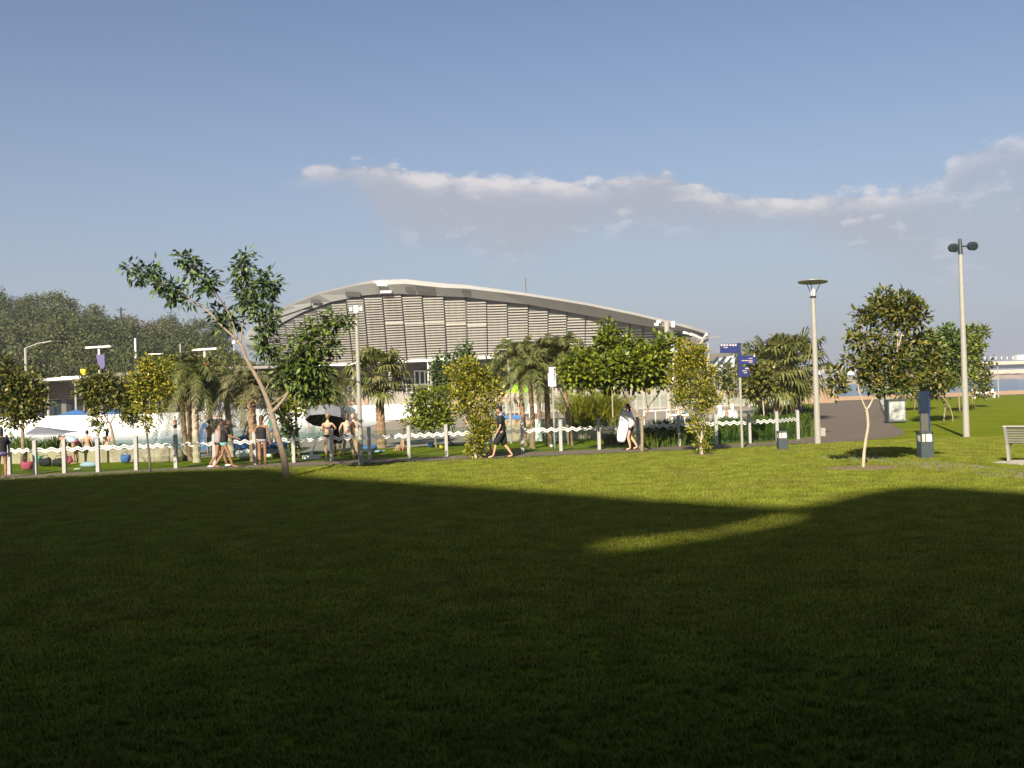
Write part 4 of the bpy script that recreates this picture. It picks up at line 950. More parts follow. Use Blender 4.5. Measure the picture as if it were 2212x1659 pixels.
addc(q2, [(1450,430,120,90,11,.2),(1600,430,120,90,11,.3),(1700,380,90,80,6,.4),(1700,620,120,80,11,.4),(1620,660,90,70,7,.3),(1500,560,100,60,6,.3)])
tree('leaning_tree', 'tall sparse tree leaning left at the shaded lawn edge with separate dark leaf clumps', (617.5, 1033.5), [main, bl, bm_, br, low, low2, low3], cl_a, 'leaf_dark', second=(cl_low, 'leaf_mid'), leaf=.20, per=13, sub_r=.13, wid=.36, droop=.55, seed=11, twig=.009, depth=.8)
# leafy shoots right of the leaning trunk
st = ln(q2, [(1385,1350,1.8),(1370,1200,1.5),(1350,1000,1.3),(1330,850,1.0),(1330,720,.6)])
cl = []; addc(q2, [(1330,700,120,60,9),(1250,760,110,50,8),(1420,760,100,60,8),(1330,840,100,70,11),(1300,960,80,80,10),(1350,1060,90,90,11),(1390,1160,75,70,8),(1370,1270,50,60,6),(1250,860,60,50,4)])
tree('shoot_tree', 'slim leafy young tree just right of the leaning trunk', (633, 999), [st], cl, 'leaf_green', leaf=.13, per=16, sub_r=.09, seed=12, wid=.5, upright=.3)
# yellow-green saplings
def q3(x, y): return ((1200 + x / 2.766) / 1.736, (1250 + y / 2.766) / 1.736)
def q4z(x, y): return ((1800 + x / 2.766) / 1.736, (1250 + y / 2.766) / 1.736)
def q5(x, y): return ((2400 + x / 2.766) / 1.736, (1250 + y / 2.766) / 1.736)
def q6(x, y): return ((3000 + x / 2.633) / 1.736, (1250 + y / 2.633) / 1.736)
def q7(x, y): return ((2900 + x / 2.353) / 1.736, (850 + y / 2.353) / 1.736)
def q1(x, y): return ((x / 2.766) / 1.736, (1250 + y / 2.766) / 1.736)
def mkc(f, L_, s=2.766): return [(*f(x, y), rx / s / 1.736, ry / s / 1.736, n_, *(d or ())) for x, y, rx, ry, n_, *d in L_]
tree('yellow_sapling', 'bushy yellow green young tree in front of the fence, centre left', (1027, 991),
     [ln(q3, [(1615,1305,2.6),(1600,1150,2.2),(1560,1000,2.0),(1470,820,1.8),(1400,640,1.3),(1420,450,.9),(1500,320,.5)]), ln(q3, [(1560,1000,1.5),(1620,800,1.2),(1680,600,.9),(1640,420,.5)]), ln(q3, [(1600,1150,1.2),(1680,1020,1.0),(1740,950,.6)])],
     mkc(q3, [(1530,330,90,90,9),(1420,430,110,90,12),(1620,420,130,100,15),(1520,520,150,110,18),(1720,560,120,110,13),(1440,620,110,80,11),(1600,680,150,100,16),(1800,620,90,90,8),(1480,780,110,70,9),(1650,820,130,80,12),(1780,780,90,80,8),(1620,940,100,70,8),(1740,960,110,70,9),(1830,930,70,50,4),(1640,1060,85,70,8),(1610,1150,90,70,9),(1600,1240,50,50,5),(1690,1000,80,60,6)]),
     'leaf_yellow', leaf=.115, per=27, sub_r=.12, seed=21, wid=.42, upright=.5, bark='bark_pale')
tree('yellow_sapling', 'narrow upright yellow green young tree left of the blue sign', (1516, 982),
     [ln(q5, [(640,1270,4.2),(635,1150,3.6),(640,1060,2.2),(640,900,2.0),(620,700,1.6),(600,500,1.1),(560,250,.5)]), ln(q5, [(625,1100,2.0),(580,1000,1.7),(590,850,1.2)]), ln(q5, [(640,1100,1.6),(680,980,1.3),(660,800,.9),(640,450,.5)]), ln(q5, [(620,720,1.0),(500,620,.8),(380,560,.4)])],
     mkc(q5, [(440,110,50,80,6),(450,200,80,90,10),(540,170,80,90,10),(430,310,130,90,14),(600,290,120,90,14),(640,190,50,70,5),(480,420,160,90,19),(650,420,120,90,15),(380,500,100,80,9),(530,560,160,90,19),(690,560,90,100,12),(450,680,110,70,8),(600,700,130,80,12),(720,680,90,80,8),(380,720,70,50,3),(540,800,90,60,5),(680,800,90,60,6),(790,720,50,50,3),(400,650,80,60,5),(600,950,90,60,5),(660,1000,80,70,6),(650,1160,50,50,5),(340,400,70,60,5)]),
     'leaf_yellow', leaf=.105, per=25, sub_r=.11, seed=22, wid=.40, upright=.6, bark='bark_pale')
tree('round_shrub_tree', 'rounded mid green young tree behind the fence, left of the yellow green one', (943, 968),
     [ln(q3, [(1210,1195,2.6),(1195,1100,2.2),(1190,1000,1.8),(1200,850,1.4),(1250,700,.8)])],
     mkc(q3, [(1050,640,110,80,12),(1180,660,120,80,12),(1000,760,80,70,7),(1130,790,150,80,17),(1290,760,120,90,13),(1060,880,140,70,14),(1220,890,150,70,16),(1340,900,90,60,8),(1120,960,140,50,10),(900,940,60,50,4),(1330,640,100,80,9)]),
     'leaf_green', leaf=.15, per=20, sub_r=.14, seed=23, wid=.5, upright=.2)
tree('dark_crown_tree', 'darker green tree showing above and behind the yellow green sapling', (985, 962),
     [ln(q3, [(1330,1180,2.5),(1340,900,2.0),(1370,500,1.5),(1470,250,.8)])],
     mkc(q3, [(1510,190,60,60,7),(1480,280,90,70,9),(1290,300,110,70,10),(1240,380,90,90,9),(1340,420,110,80,10),(1240,500,80,70,6)]),
     'leaf_dark', leaf=.15, per=22, sub_r=.15, seed=24, wid=.5)
tree('broad_green_tree', 'broad bright green tree with a forked pale trunk at the centre right', (1386.5, 976.5),
     [ln(q4z, [(1680,1240,3.9),(1682,1080,3.3),(1678,900,3.5)]), ln(q4z, [(1678,905,3.2),(1630,830,2.7),(1560,740,2.4),(1510,640,2.0,-.2),(1450,560,1.5,-.2),(1300,450,.9,-.3)]), ln(q4z, [(1678,905,2.8),(1730,830,2.2)]) + ln(q5, [(90,750,2.0,.2),(150,680,1.7,.2),(210,580,1.2,.2),(200,400,.8)]), ln(q5, [(75,760,1.2),(62,650,1.0),(60,520,.7)]), ln(q4z, [(1540,700,1.8),(1480,600,1.4,.4),(1500,400,1.0,.5),(1380,150,.6,.5)])],
     mkc(q4z, [(1320,10,90,70,8),(1280,90,70,60,6),(1300,170,120,70,12),(1230,250,120,80,12),(1060,270,130,90,14),(960,330,110,90,11),(920,430,90,70,8),(1100,400,150,90,17,-.3),(1300,330,150,90,19,-.4),(1480,280,150,100,19,-.5),(1620,190,120,80,12),(1700,300,130,100,15,-.3),(1250,450,150,80,15),(1420,430,150,90,18,-.4),(1580,420,150,90,17,-.3),(1740,420,120,90,14),(1350,530,140,55,9),(1560,520,130,60,9),(1100,490,120,60,8),(1500,150,100,70,8),(1370,100,80,60,6)]) +
     mkc(q5, [(60,200,110,90,14),(200,170,110,80,12),(240,90,60,50,4),(160,290,120,90,15,-.3),(60,330,110,90,13,-.4),(250,300,90,90,8),(120,430,120,70,11),(30,480,100,60,8),(220,450,80,70,6)]),
     'leaf_green', leaf=.16, per=26, sub_r=.16, seed=25, wid=.55, twig=.012)
# right-hand tree with curved stem
tree('curved_tree', 'young tree with a thin curved pale trunk and mottled olive crown on the right lawn', (1864, 1010),
     [ln(q6, [(625,1325,3.9),(632,1200,3.5),(650,1050,3.2),(672,920,3.0),(665,800,3.0),(655,755,3.2)]), ln(q6, [(655,755,2.2),(625,690,2.0),(600,620,1.7),(575,540,1.4),(600,420,1.0)]), ln(q6, [(657,755,2.2),(700,690,1.9),(740,560,1.7),(750,350,1.4),(760,100,.9)]), ln(q6, [(720,640,1.6),(800,520,1.5),(900,360,1.7),(960,180,1.6),(960,0,.9)]), ln(q7, [(1050,1280,1.6),(1100,1080,1.4),(1140,900,1.1),(1130,760,.5)]), ln(q6, [(600,520,.8),(480,470,.7),(400,400,.4)]), ln(q7, [(900,1300,1.0),(860,1000,.8),(740,980,.6),(690,960,.4)])],
     mkc(q7, [(970,620,70,60,8),(960,700,110,70,13),(830,780,100,60,11),(770,800,60,60,6),(1070,740,120,80,15),(1150,620,60,60,6),(1180,700,100,80,12),(1250,720,60,60,6),(1270,800,90,70,10),(1100,830,110,50,8),(1230,880,100,70,10),(950,820,80,50,6),(700,960,40,40,4),(760,1010,60,50,5),(850,1030,90,70,9),(960,960,70,60,5),(1040,1060,130,80,13),(1200,1020,130,80,13,.3),(1330,960,80,80,8,.3),(930,1130,130,80,13),(1100,1180,140,80,15),(1280,1150,120,90,12,.4),(860,1220,110,80,10),(1000,1290,130,80,13),(1180,1300,130,80,13),(1320,1280,90,80,8,.4),(1390,1190,90,80,9,.6),(1430,1300,90,80,9,.6),(1400,1080,75,65,7,.6),(1480,1400,90,60,7,.6),(850,1380,100,60,9),(970,1420,110,60,10),(1130,1400,130,60,10),(640,1180,50,50,4),(560,1290,60,50,5),(570,1380,60,60,6),(540,1430,40,30,3),(730,1190,60,40,4),(800,1300,70,60,6),(850,1180,80,60,6)], 2.353),
     'leaf_olive', leaf=.145, per=13, sub_r=.10, seed=26, wid=.42, bark='bark_pale', twig=.009, depth=.9)
# grove behind it
tree('grove_tree', 'dark green grove tree just left of the globe lamp pole', (2039, 910),
     [ln(q6, [(1418,860,2.0),(1430,760,1.7),(1430,640,1.4),(1400,480,1.2),(1400,250,.9)]), ln(q6, [(1425,700,1.2),(1370,600,1.0),(1330,450,.8)])],
     mkc(q7, [(1550,930,60,60,8),(1560,1010,80,60,9),(1460,1060,110,80,13),(1600,1100,110,90,15),(1450,1200,120,90,15),(1600,1240,120,90,15),(1500,1330,120,70,12),(1650,1000,60,60,5),(1400,960,60,60,5),(1420,1420,100,50,7),(1370,1030,70,60,7,-2),(1390,1130,90,70,9,-2),(1370,1240,90,70,9,-2),(1360,1350,90,60,8,-2),(1450,1010,60,50,5)], 2.353),
     'leaf_mid', leaf=.2, per=24, sub_r=.2, seed=27)
tree('grove_tree', 'green grove tree right of the globe lamp pole', (2074, 890),
     [ln(q6, [(1580,775,1.5),(1570,600,1.3),(1600,300,1.0),(1680,60,.7)])],
     mkc(q7, [(1760,930,60,50,6),(1840,930,50,40,5),(1740,1020,80,70,9),(1800,1100,60,60,6),(1730,1140,90,80,11),(1720,1240,80,80,9),(1700,1340,90,70,8)], 2.353),
     'leaf_green', leaf=.24, per=22, sub_r=.22, seed=28)
tree('grove_tree', 'paler thin leaved grove tree at the right end of the grove', (2112, 880),
     [ln(q6, [(1700,760,1.2),(1705,560,1.0),(1740,400,.7)])],
     mkc(q7, [(1880,1230,70,50,6),(1800,1250,90,60,8),(1860,1320,80,60,7),(1800,1400,100,60,8),(1890,1400,50,50,3),(1850,1460,70,40,4)], 2.353),
     'leaf_olive', leaf=.24, per=18, sub_r=.22, seed=29)
tree('grove_tree', 'low slanting stemmed tree in the middle of the grove', (2057, 912),
     [ln(q6, [(1520,880,1.4),(1480,730,1.2),(1400,620,1.1),(1330,520,.9)])],
     mkc(q6, [(1300,470,110,60,8),(1420,450,110,60,8),(1230,560,90,50,6)], 2.633),
     'leaf_olive', leaf=.2, per=20, sub_r=.2, seed=30)
tree('grove_tree', 'shady tree behind the steel bin enclosure', (1975, 886),
     [ln(q6, [(1140,700,1.4),(1130,560,1.2),(1120,350,.9)]), ln(q6, [(1010,700,1.0),(1000,500,.8)])],
     mkc(q6, [(1000,420,140,80,12),(1150,400,140,90,13),(1280,380,120,90,11),(1050,520,150,60,11),(1200,520,140,70,11),(900,520,90,60,6),(1150,610,110,50,6)], 2.633),
     'leaf_dark', leaf=.26, per=22, sub_r=.26, seed=31)
# left side trees
tree('left_edge_tree', 'dense dark tree at the left edge behind the pool fence', (48, 1003),
     [ln(q1, [(240,1230,4.2),(235,1050,3.8),(235,900,3.6),(220,750,2.4),(200,550,1.4)]), ln(q1, [(235,900,2.2),(120,800,1.6),(30,700,.8)])],
     mkc(q1, [(60,450,120,90,12),(180,520,130,90,13),(330,470,120,80,9),(60,600,130,90,14),(220,630,140,90,16),(380,600,110,80,10),(100,740,140,80,14),(280,750,150,80,16),(400,720,80,60,6),(180,850,100,50,7),(300,840,100,50,6),(20,330,80,100,7),(130,920,70,70,5),(-40,680,120,100,8)]),
     'leaf_olive', leaf=.17, per=22, sub_r=.17, seed=32)
tree('mottled_tree', 'mottled yellow green tree over the blue canopy at left', (247, 999),
     [ln(q1, [(1190,1330,3.4),(1185,1180,3.0),(1165,1030,2.8),(1140,930,2.6)]), ln(q1, [(1140,940,1.8),(1090,860,1.5),(1050,750,1.0),(980,600,.6)]), ln(q1, [(1140,940,1.8),(1190,850,1.5),(1260,700,1.1),(1300,500,.6)]), ln(q1, [(1120,900,1.2),(1110,760,1.0),(1130,520,.6)])],
     mkc(q1, [(960,430,70,50,5),(900,520,110,60,10),(860,620,110,70,11),(1020,530,120,80,13),(1160,480,120,80,13),(1000,660,130,80,14),(1150,630,140,90,17),(1300,560,120,100,14),(1280,700,130,80,14),(1380,640,100,100,10),(1380,780,110,80,11),(1260,840,130,60,9),(1100,760,110,60,8),(960,760,80,50,5),(1350,880,90,40,5),(1000,880,60,50,4),(1040,960,50,40,3)]),
     'leaf_olive', leaf=.15, per=20, sub_r=.14, seed=33, wid=.45)
tree('slender_tree', 'slender young tree with a thin dark trunk in front of the fence at left', (324, 1021),
     [ln(q1, [(1558,1440,2.9),(1552,1300,2.5),(1535,1150,2.2),(1522,1030,1.8),(1510,900,1.2),(1530,700,.9),(1560,450,.6)]), ln(q1, [(1522,1030,1.0),(1570,930,.8),(1580,850,.4)]), ln(q1, [(1518,1010,1.0),(1480,920,.8),(1465,850,.4)])],
     mkc(q1, [(1500,850,40,50,4),(1530,940,50,40,5),(1500,760,90,60,5),(1480,600,110,90,12),(1600,560,110,100,13),(1540,430,130,90,14),(1420,500,90,80,8),(1660,450,110,90,10),(1700,600,110,110,12),(1590,350,110,70,9),(1470,350,80,60,6),(1720,330,80,60,5),(1650,720,110,70,8),(1560,290,60,50,4)]),
     'leaf_yellow', leaf=.12, per=17, sub_r=.12, seed=34, wid=.45, bark='bark_dark')
tree('hidden_tree', 'dark leaved tree with a grey trunk behind the shade umbrella', (646, 986),
     [ln(q2, [(1445,1275,3.6),(1425,1050,3.4),(1405,800,3.0),(1400,600,2.0),(1420,400,1.0)])],
     mkc(q2, [(1500,520,120,80,10,.5),(1620,560,120,90,10,.5),(1400,620,110,80,8,.4),(1560,700,120,60,8,.4),(1690,720,90,50,5,.5),(1540,800,70,50,4)]),
     'leaf_olive', leaf=.17, per=22, sub_r=.17, seed=35, bark='bark_pale')
tree('thin_tree', 'small pale stemmed tree beside the right hand fan palms', (1651, 938),
     [ln(q5, [(1290,870,1.5),(1275,700,1.4),(1270,520,1.0)]), ln(q5, [(1285,700,1.0),(1340,640,.6)])],
     mkc(q5, [(1250,420,100,70,7),(1180,520,90,90,8),(1300,560,100,80,8),(1180,640,70,60,5),(1340,440,80,80,6),(1210,350,80,60,5)]),
     'leaf_olive', leaf=.22, per=20, sub_r=.2, seed=36, bark='bark_pale')
tree('thin_tree', 'sparse small tree between the blue sign and the glass canopy', (1556, 925),
     [ln(q5, [(920,790,1.6),(915,650,1.3),(900,540,.9)])],
     mkc(q5, [(900,510,50,40,5),(930,560,40,40,3),(960,400,110,80,6),(840,420,80,60,4),(1100,420,100,80,5)]),
     'leaf_olive', leaf=.22, per=16, sub_r=.2, seed=37)

# ------------------------------------------------------------------ palms
def palm(name, label, base, lean, top, rt_, kind, n, Lf, seed, m_='palm_leaf', spread=(-.9, 1.1), dry=0, group=None, tw=1.0, bark='palm_bark'):
    b = G(*base); Y = b.y; r = empty(name, b, label, 'palm tree', group); rg = np.random.default_rng(seed); T = A(*top, Y)
    P = [b - Vector((0, 0, .05)), b.lerp(T, .33) + Vector((lean, 0, 0)), b.lerp(T, .66) + Vector((lean * .6, 0, 0)), T]
    Pp, Q = smooth_pl(P, [rt_ * 1.25, rt_, rt_ * .95, rt_ * 1.0], 8); Q = [q * (1 + .08 * math.sin(i * 2.6)) for i, q in enumerate(Q)]
    mb = MB().tube(Pp, Q, 12)
    if kind == 'fan':
        for k in range(90):
            t = rg.uniform(.15, 1); c = b.lerp(T, t); a = rg.uniform(0, 6.28); o_ = Vector((math.cos(a), math.sin(a), 0)); mb.add([c + o_ * rt_ * .9 + Vector((-o_.y, o_.x, 0)) * .05, c + o_ * rt_ * .9 - Vector((-o_.y, o_.x, 0)) * .05, c + o_ * rt_ * 1.25 + Vector((0, 0, .12))], [(0, 1, 2)])
    part(mb, 'trunk', bark, r, smooth=False)
    V = []; st = MB()
    T = np.array(T)
    for i in range(n):
        a = i * 2.39996 + rg.uniform(-.2, .2); e = spread[1] - (spread[1] - spread[0]) * ((i + .5) / n); o_ = np.array([math.cos(a), math.sin(a), 0.0])
        if kind == 'fan':
            pl = Lf * rg.uniform(.45, .6); d = o_ * math.cos(e) + np.array([0, 0, math.sin(e)]); hub = T + d * pl - np.array([0, 0, .05 * pl * (1 - math.sin(e))])
            st.tube([Vector(T), Vector((T + hub) / 2 + np.array([0, 0, .05])), Vector(hub)], [.022, .016, .012], 4)
            side = nrm(np.cross(d, [0, 0, 1.0])); upv = np.cross(side, d)
            for k in range(22):
                f = (k / 21 - .5) * 4.2; dd = nrm(d * math.cos(f) + side * math.sin(f) + upv * rg.uniform(-.1, .1)); Ll = Lf * .52 * (1 - .18 * abs(f) / 2.1) * rg.uniform(.9, 1.1)
                mid = hub + dd * Ll * .6; tip = mid + (dd * .55 + np.array([0, 0, -.75 * rg.uniform(.6, 1.3)])) * Ll * .45; s = nrm(np.cross(dd, upv)) * .028 * Lf
                V.append([hub - s * .25, mid - s, mid + s, hub + s * .25]); V.append([mid - s, tip, tip + s * .1, mid + s])
        else:
            dr = rg.uniform(.5, 1.05) * (1.15 - .4 * math.sin(e)); pts = []
            for k in range(13):
                t = k / 12; p = T + (o_ * math.cos(e) + np.array([0, 0, math.sin(e)])) * Lf * t + np.array([0, 0, -1]) * dr * Lf * t ** 2.2 - o_ * Lf * .15 * t ** 3; pts.append(p)
            st.tube([Vector(p) for p in pts], list(np.linspace(.022, .005, 13)), 4, cap=False)
            side = nrm(np.cross(o_, [0, 0, 1.0]))
            for k in range(1, 13):
                for j in range(4):
                    t = (k - 1 + (j + .5) / 4) / 12; i0 = min(11, int(t * 12)); p = pts[i0] + (pts[i0 + 1] - pts[i0]) * (t * 12 - i0); tg = nrm(pts[i0 + 1] - pts[i0])
                    ll = .40 * (Lf / 1.8) * (math.sin(math.pi * (.12 + .83 * t)) ** .6) * tw
                    for sg in (-1, 1):
                        dd = nrm(side * sg * .8 + tg * .55 + np.array([0, 0, -.3]) + rg.normal(size=3) * .18); s = tg * .015 * tw
                        mid = p + dd * ll * .5; tip = mid + nrm(dd + np.array([0, 0, -.55])) * ll * .5
                        V.append([p - s, mid - s * 1.3, mid + s * 1.3, p + s]); V.append([mid - s * 1.3, tip, tip + s * .1, mid + s * 1.3])
    stk = part(st, 'fronds', m_, r)
    o = quads_mesh('leaflets', np.array(V), m_, stk, loc=tuple(r.location))
    if dry:
        V = []
        for k in range(dry):
            a = rg.uniform(0, 6.28); rr_ = rt_ * rg.uniform(1, 3.5); p = T + np.array([math.cos(a) * rr_, math.sin(a) * rr_, rg.uniform(-.35, .05)]); tip = p + np.array([math.cos(a) * .12, math.sin(a) * .12, -rg.uniform(.3, .75)]); s = np.array([-math.sin(a), math.cos(a), 0]) * .02
            V.append([p - s, tip, tip + s * .2, p + s])
        quads_mesh('dry_skirt', np.array(V), 'palm_dry', r, loc=tuple(r.location))
    return r
palm('fan_palm', 'fan palm with a thick rough brown trunk at the pool edge left of centre', (824, 968), .02, (817, 812), .185, 'fan', 24, 1.75, 41, spread=(-.65, 1.15), dry=50)
g_ = 'feathery palms behind the fence at the centre'
palm('feather_palm', 'leftmost of the centre feathery palms, beside the green umbrella', (1134, 963), .03, (1117, 765), .09, 'feather', 19, 1.9, 42, 'palm_feather', spread=(-.2, 1.2), group=g_)
palm('feather_palm', 'second centre feathery palm with a slightly bent trunk', (1150, 969), .05, (1143, 800), .10, 'feather', 18, 1.8, 43, 'palm_feather', spread=(-.2, 1.1), group=g_)
palm('feather_palm', 'third centre feathery palm, just left of the white narrow sign', (1186, 962), 0, (1178, 775), .12, 'feather', 19, 1.9, 44, 'palm_feather', spread=(-.2, 1.2), group=g_)
palm('feather_palm', 'rightmost centre feathery palm, beside the yellow bamboo', (1233, 962), -.02, (1212, 760), .11, 'feather', 20, 2.0, 45, 'palm_feather', spread=(-.2, 1.3), group=g_)
g_ = 'feathery palms behind the fence at the left'
palm('feather_palm', 'leftmost of the three slim feathery palms at left, dark stemmed', (402, 990), .0, (388, 800), .10, 'feather', 20, 1.9, 46, 'palm_feather', spread=(-.25, 1.2), group=g_)
palm('feather_palm', 'middle slim feathery palm of the left trio', (412, 995), .02, (408, 822), .11, 'feather', 18, 1.8, 47, 'palm_feather', spread=(-.25, 1.2), group=g_)
palm('feather_palm', 'pale grey trunked feathery palm, right of the left trio', (425.8, 999), -.02, (420, 812), .125, 'feather', 20, 2.0, 48, 'palm_feather', spread=(-.25, 1.2), group=g_, bark='bark_pale')
palm('feather_palm', 'brownish feathery palm beside the walking women', (500, 987), .03, (485, 830), .12, 'feather', 20, 2.0, 49, 'palm_dry', spread=(-.2, 1.2), group=g_, bark='bark_pale')
palm('feather_palm', 'thick brown trunked palm right behind the woman in the black top', (551, 997), 0, (540, 838), .155, 'feather', 19, 1.9, 50, 'palm_dry', spread=(-.2, 1.2), group=g_)
palm('feather_palm', 'small feathery palm left of the fan palm beyond the pool wall', (744, 910), 0, (731, 828), .16, 'feather', 16, 3.0, 51, 'palm_leaf', spread=(-.7, 1.3), tw=1.5, bark='bark_pale')
palm('feather_palm', 'pale drooping palm behind the blue canopy at far left', (150, 905), 0, (135, 822), .2, 'feather', 16, 3.6, 52, 'palm_dry', spread=(-.8, 1.0), tw=1.6, bark='bark_pale')
g_ = 'large fan palms at the right'
palm('fan_palm', 'left and thicker of the two large fan palms right of the blue sign', (1680, 911), 0, (1674, 795), .24, 'fan', 26, 2.6, 53, 'palm_leaf', spread=(-1.0, 1.2), dry=60, group=g_)
palm('fan_palm', 'right hand large fan palm nearest the disc lamp', (1716, 909), 0, (1710, 790), .21, 'fan', 26, 2.7, 54, 'palm_leaf', spread=(-1.0, 1.2), dry=60, group=g_)
palm('fan_palm', 'lower fan palm behind the two large ones at the right', (1648, 893), 0, (1645, 800), .2, 'fan', 20, 3.0, 55, 'palm_leaf', spread=(-.9, 1.1), group=g_)

g_ = 'trees between the pool and the hall'
for i, (x, yb, pts_, lm, lb) in enumerate((
    (472, 905, [(440,790,30,25,9),(480,775,34,28,11),(515,795,30,26,9),(470,820,40,22,10),(430,820,25,20,6)], 'leaf_olive', 'olive tree behind the left palms below the orange banner'),
    (556, 903, [(545,800,28,26,9),(585,790,26,28,9),(570,820,40,24,11),(610,815,26,26,8),(535,830,26,18,6)], 'leaf_olive', 'olive tree behind the brown palm and the leaning stem'),
    (668, 900, [(650,820,28,20,8),(690,812,30,24,9),(720,830,26,20,7),(670,842,40,16,8)], 'leaf_green', 'green tree behind the leaning tree in front of the hall'),
    (1075, 899, [(1060,800,26,22,8),(1090,790,26,26,8),(1075,820,34,20,9)], 'leaf_olive', 'small olive tree behind the lime green umbrella'),
    (1258, 897, [(1240,800,30,26,9),(1275,810,30,24,9),(1255,830,36,16,8)], 'leaf_olive', 'olive tree behind the right end of the centre palms'))):
    tree('background_tree', lb, (x, yb), [[(x, yb, 1.6), (x, (yb + pts_[0][1]) / 2, 1.3), (pts_[1][0], pts_[1][1] + 10, .8)]], pts_, lm, leaf=.34, per=24, sub_r=.36, seed=60 + i, group=g_, twig=.02)
palm('feather_palm', 'low feathery palm between the leaning tree and the lamp pole', (705, 915), 0, (702, 850), .13, 'feather', 22, 2.6, 71, 'palm_feather', spread=(-.5, 1.2), tw=1.5)
palm('feather_palm', 'feathery palm behind the centre palms, against the hall', (1166, 925), 0, (1160, 770), .13, 'feather', 18, 2.4, 72, 'palm_feather', spread=(-.5, 1.2), tw=1.4)
palm('feather_palm', 'feathery palm far left behind the left trio', (455, 940), 0, (452, 812), .13, 'feather', 24, 2.4, 73, 'palm_feather', spread=(-.6, 1.2), tw=1.3)
# ------------------------------------------------------------------ blades: hedge, bamboo, bushes
def blades(name, label, pts, n, h, m_, cat, wid=.03, lean=.35, seed=1, jit=.3, kind=None, curve=.5):
    rg = np.random.default_rng(seed); P = np.array([tuple(p) for p in pts]); seg = rg.integers(0, len(P) - 1, n); t = rg.random(n)[:, None]
    sl_ = np.linalg.norm(P[1:] - P[:-1], axis=1); seg = rg.choice(len(P) - 1, n, p=sl_ / sl_.sum())
    b = P[seg] * (1 - t) + P[seg + 1] * t; b[:, 1] += rg.uniform(0, jit, n); b[:, 0] += rg.normal(0, .08, n)
    a = rg.uniform(0, 6.283, n); o_ = np.stack([np.cos(a), np.sin(a), np.zeros(n)], 1); hh = h * rg.uniform(.5, 1.15, n)[:, None] * (1 + .18 * np.sin(b[:, :1] * 4.1 + b[:, 1:2] * 2.3)); ln_ = lean * rg.uniform(.2, 1.3, n)[:, None] * hh
    up = np.array([0, 0, 1.0]); s = np.stack([-np.sin(a), np.cos(a), np.zeros(n)], 1); s = nrm(s + rg.normal(size=s.shape) * .4) * wid
    m1 = b + up * hh * .55 + o_ * ln_ * .35; m2 = b + up * hh * .88 + o_ * ln_ * .8; tp = b + up * hh * (1 - .12 * curve) + o_ * ln_ * 1.25
    V = np.concatenate([np.stack([b - s * .6, m1 - s, m1 + s, b + s * .6], 1), np.stack([m1 - s, m2 - s * .8, m2 + s * .8, m1 + s], 1), np.stack([m2 - s * .8, tp, tp + s * .05, m2 + s * .8], 1)])
    loc = tuple(P[0]); o = quads_mesh(name, V, m_, loc=loc); o.location = loc; return tag(o, label, cat, kind=kind)
hb = [G(1400, 965), G(1467, 960.5), G(1548, 957.5), G(1620, 954.5), G(1680, 950.5), G(1724, 946), G(1752, 943)]
blades('hedge', 'long dark green strappy hedge behind the fence on the right', hb, 9000, .84, 'blade', 'hedge', .016, .30, 3, 1.1)
blades('hedge', 'lower green end of hedge in the shade right of the green tree', [G(1395, 968), G(1480, 963)], 1500, .62, 'blade', 'hedge', .016, .45, 4, .9) 
blades('bamboo_clump', 'tall yellow green grassy clump in the planter behind the fence', [G(1238, 946), G(1290, 944), G(1332, 942)], 3400, 1.45, 'blade_yellow', 'grass clump', .02, .8, 5, 1.9).location.z += .4
blades('agave_bush', 'spiky green bush beside the planter left of the towel woman', [G(1316, 963), G(1350, 962)], 420, .42, 'blade', 'bush', .025, 1.2, 6, .5)
blades('shrub_bed', 'tall tangled grassy shrubs behind the seat wall at the far left', [G(-60, 994), G(110, 991), G(165, 990)], 2200, .8, 'blade', 'shrub', .02, .5, 7, 1.4)
blades('shrub_bed', 'lower grassy shrubs behind the seat wall, right of the tall ones', [G(165, 990), G(258, 988)], 900, .55, 'blade', 'shrub', .018, .6, 8, 1.0)
blades('shrub_bed', 'low green plants under the fan palms at right', [G(1640, 905), G(1760, 900)], 900, .7, 'blade', 'shrub', .03, .6, 9, 2.0)
blades('lawn_fringe', 'x', [G(-200,1044), G(0,1036.5), G(369,1018.5), G(637,1010), G(879,999), G(1060,992), G(1349,979.5), G(1603,968), G(1751,959.5)], 5000, .06, 'blade', 'grass', .008, .6, 10, .12, kind='stuff')
for k in ('label', 'category'):
    pass
tag(bpy.data.objects['lawn_fringe'], 'short grass blades along the near edge of the path', 'grass')
# mulch rings
for (x, y), rr_ in (((1864, 1011), 1.15), ((1516, 983), .8), ((1027, 992), .8)):
    c = G(x, y); sheet('mulch_ring', [(c.x + rr_ * math.cos(k * .5236) * random.uniform(.8, 1.1), c.y + rr_ * .8 * math.sin(k * .5236) * random.uniform(.8, 1.1)) for k in range(12)], .008, 'mulch')
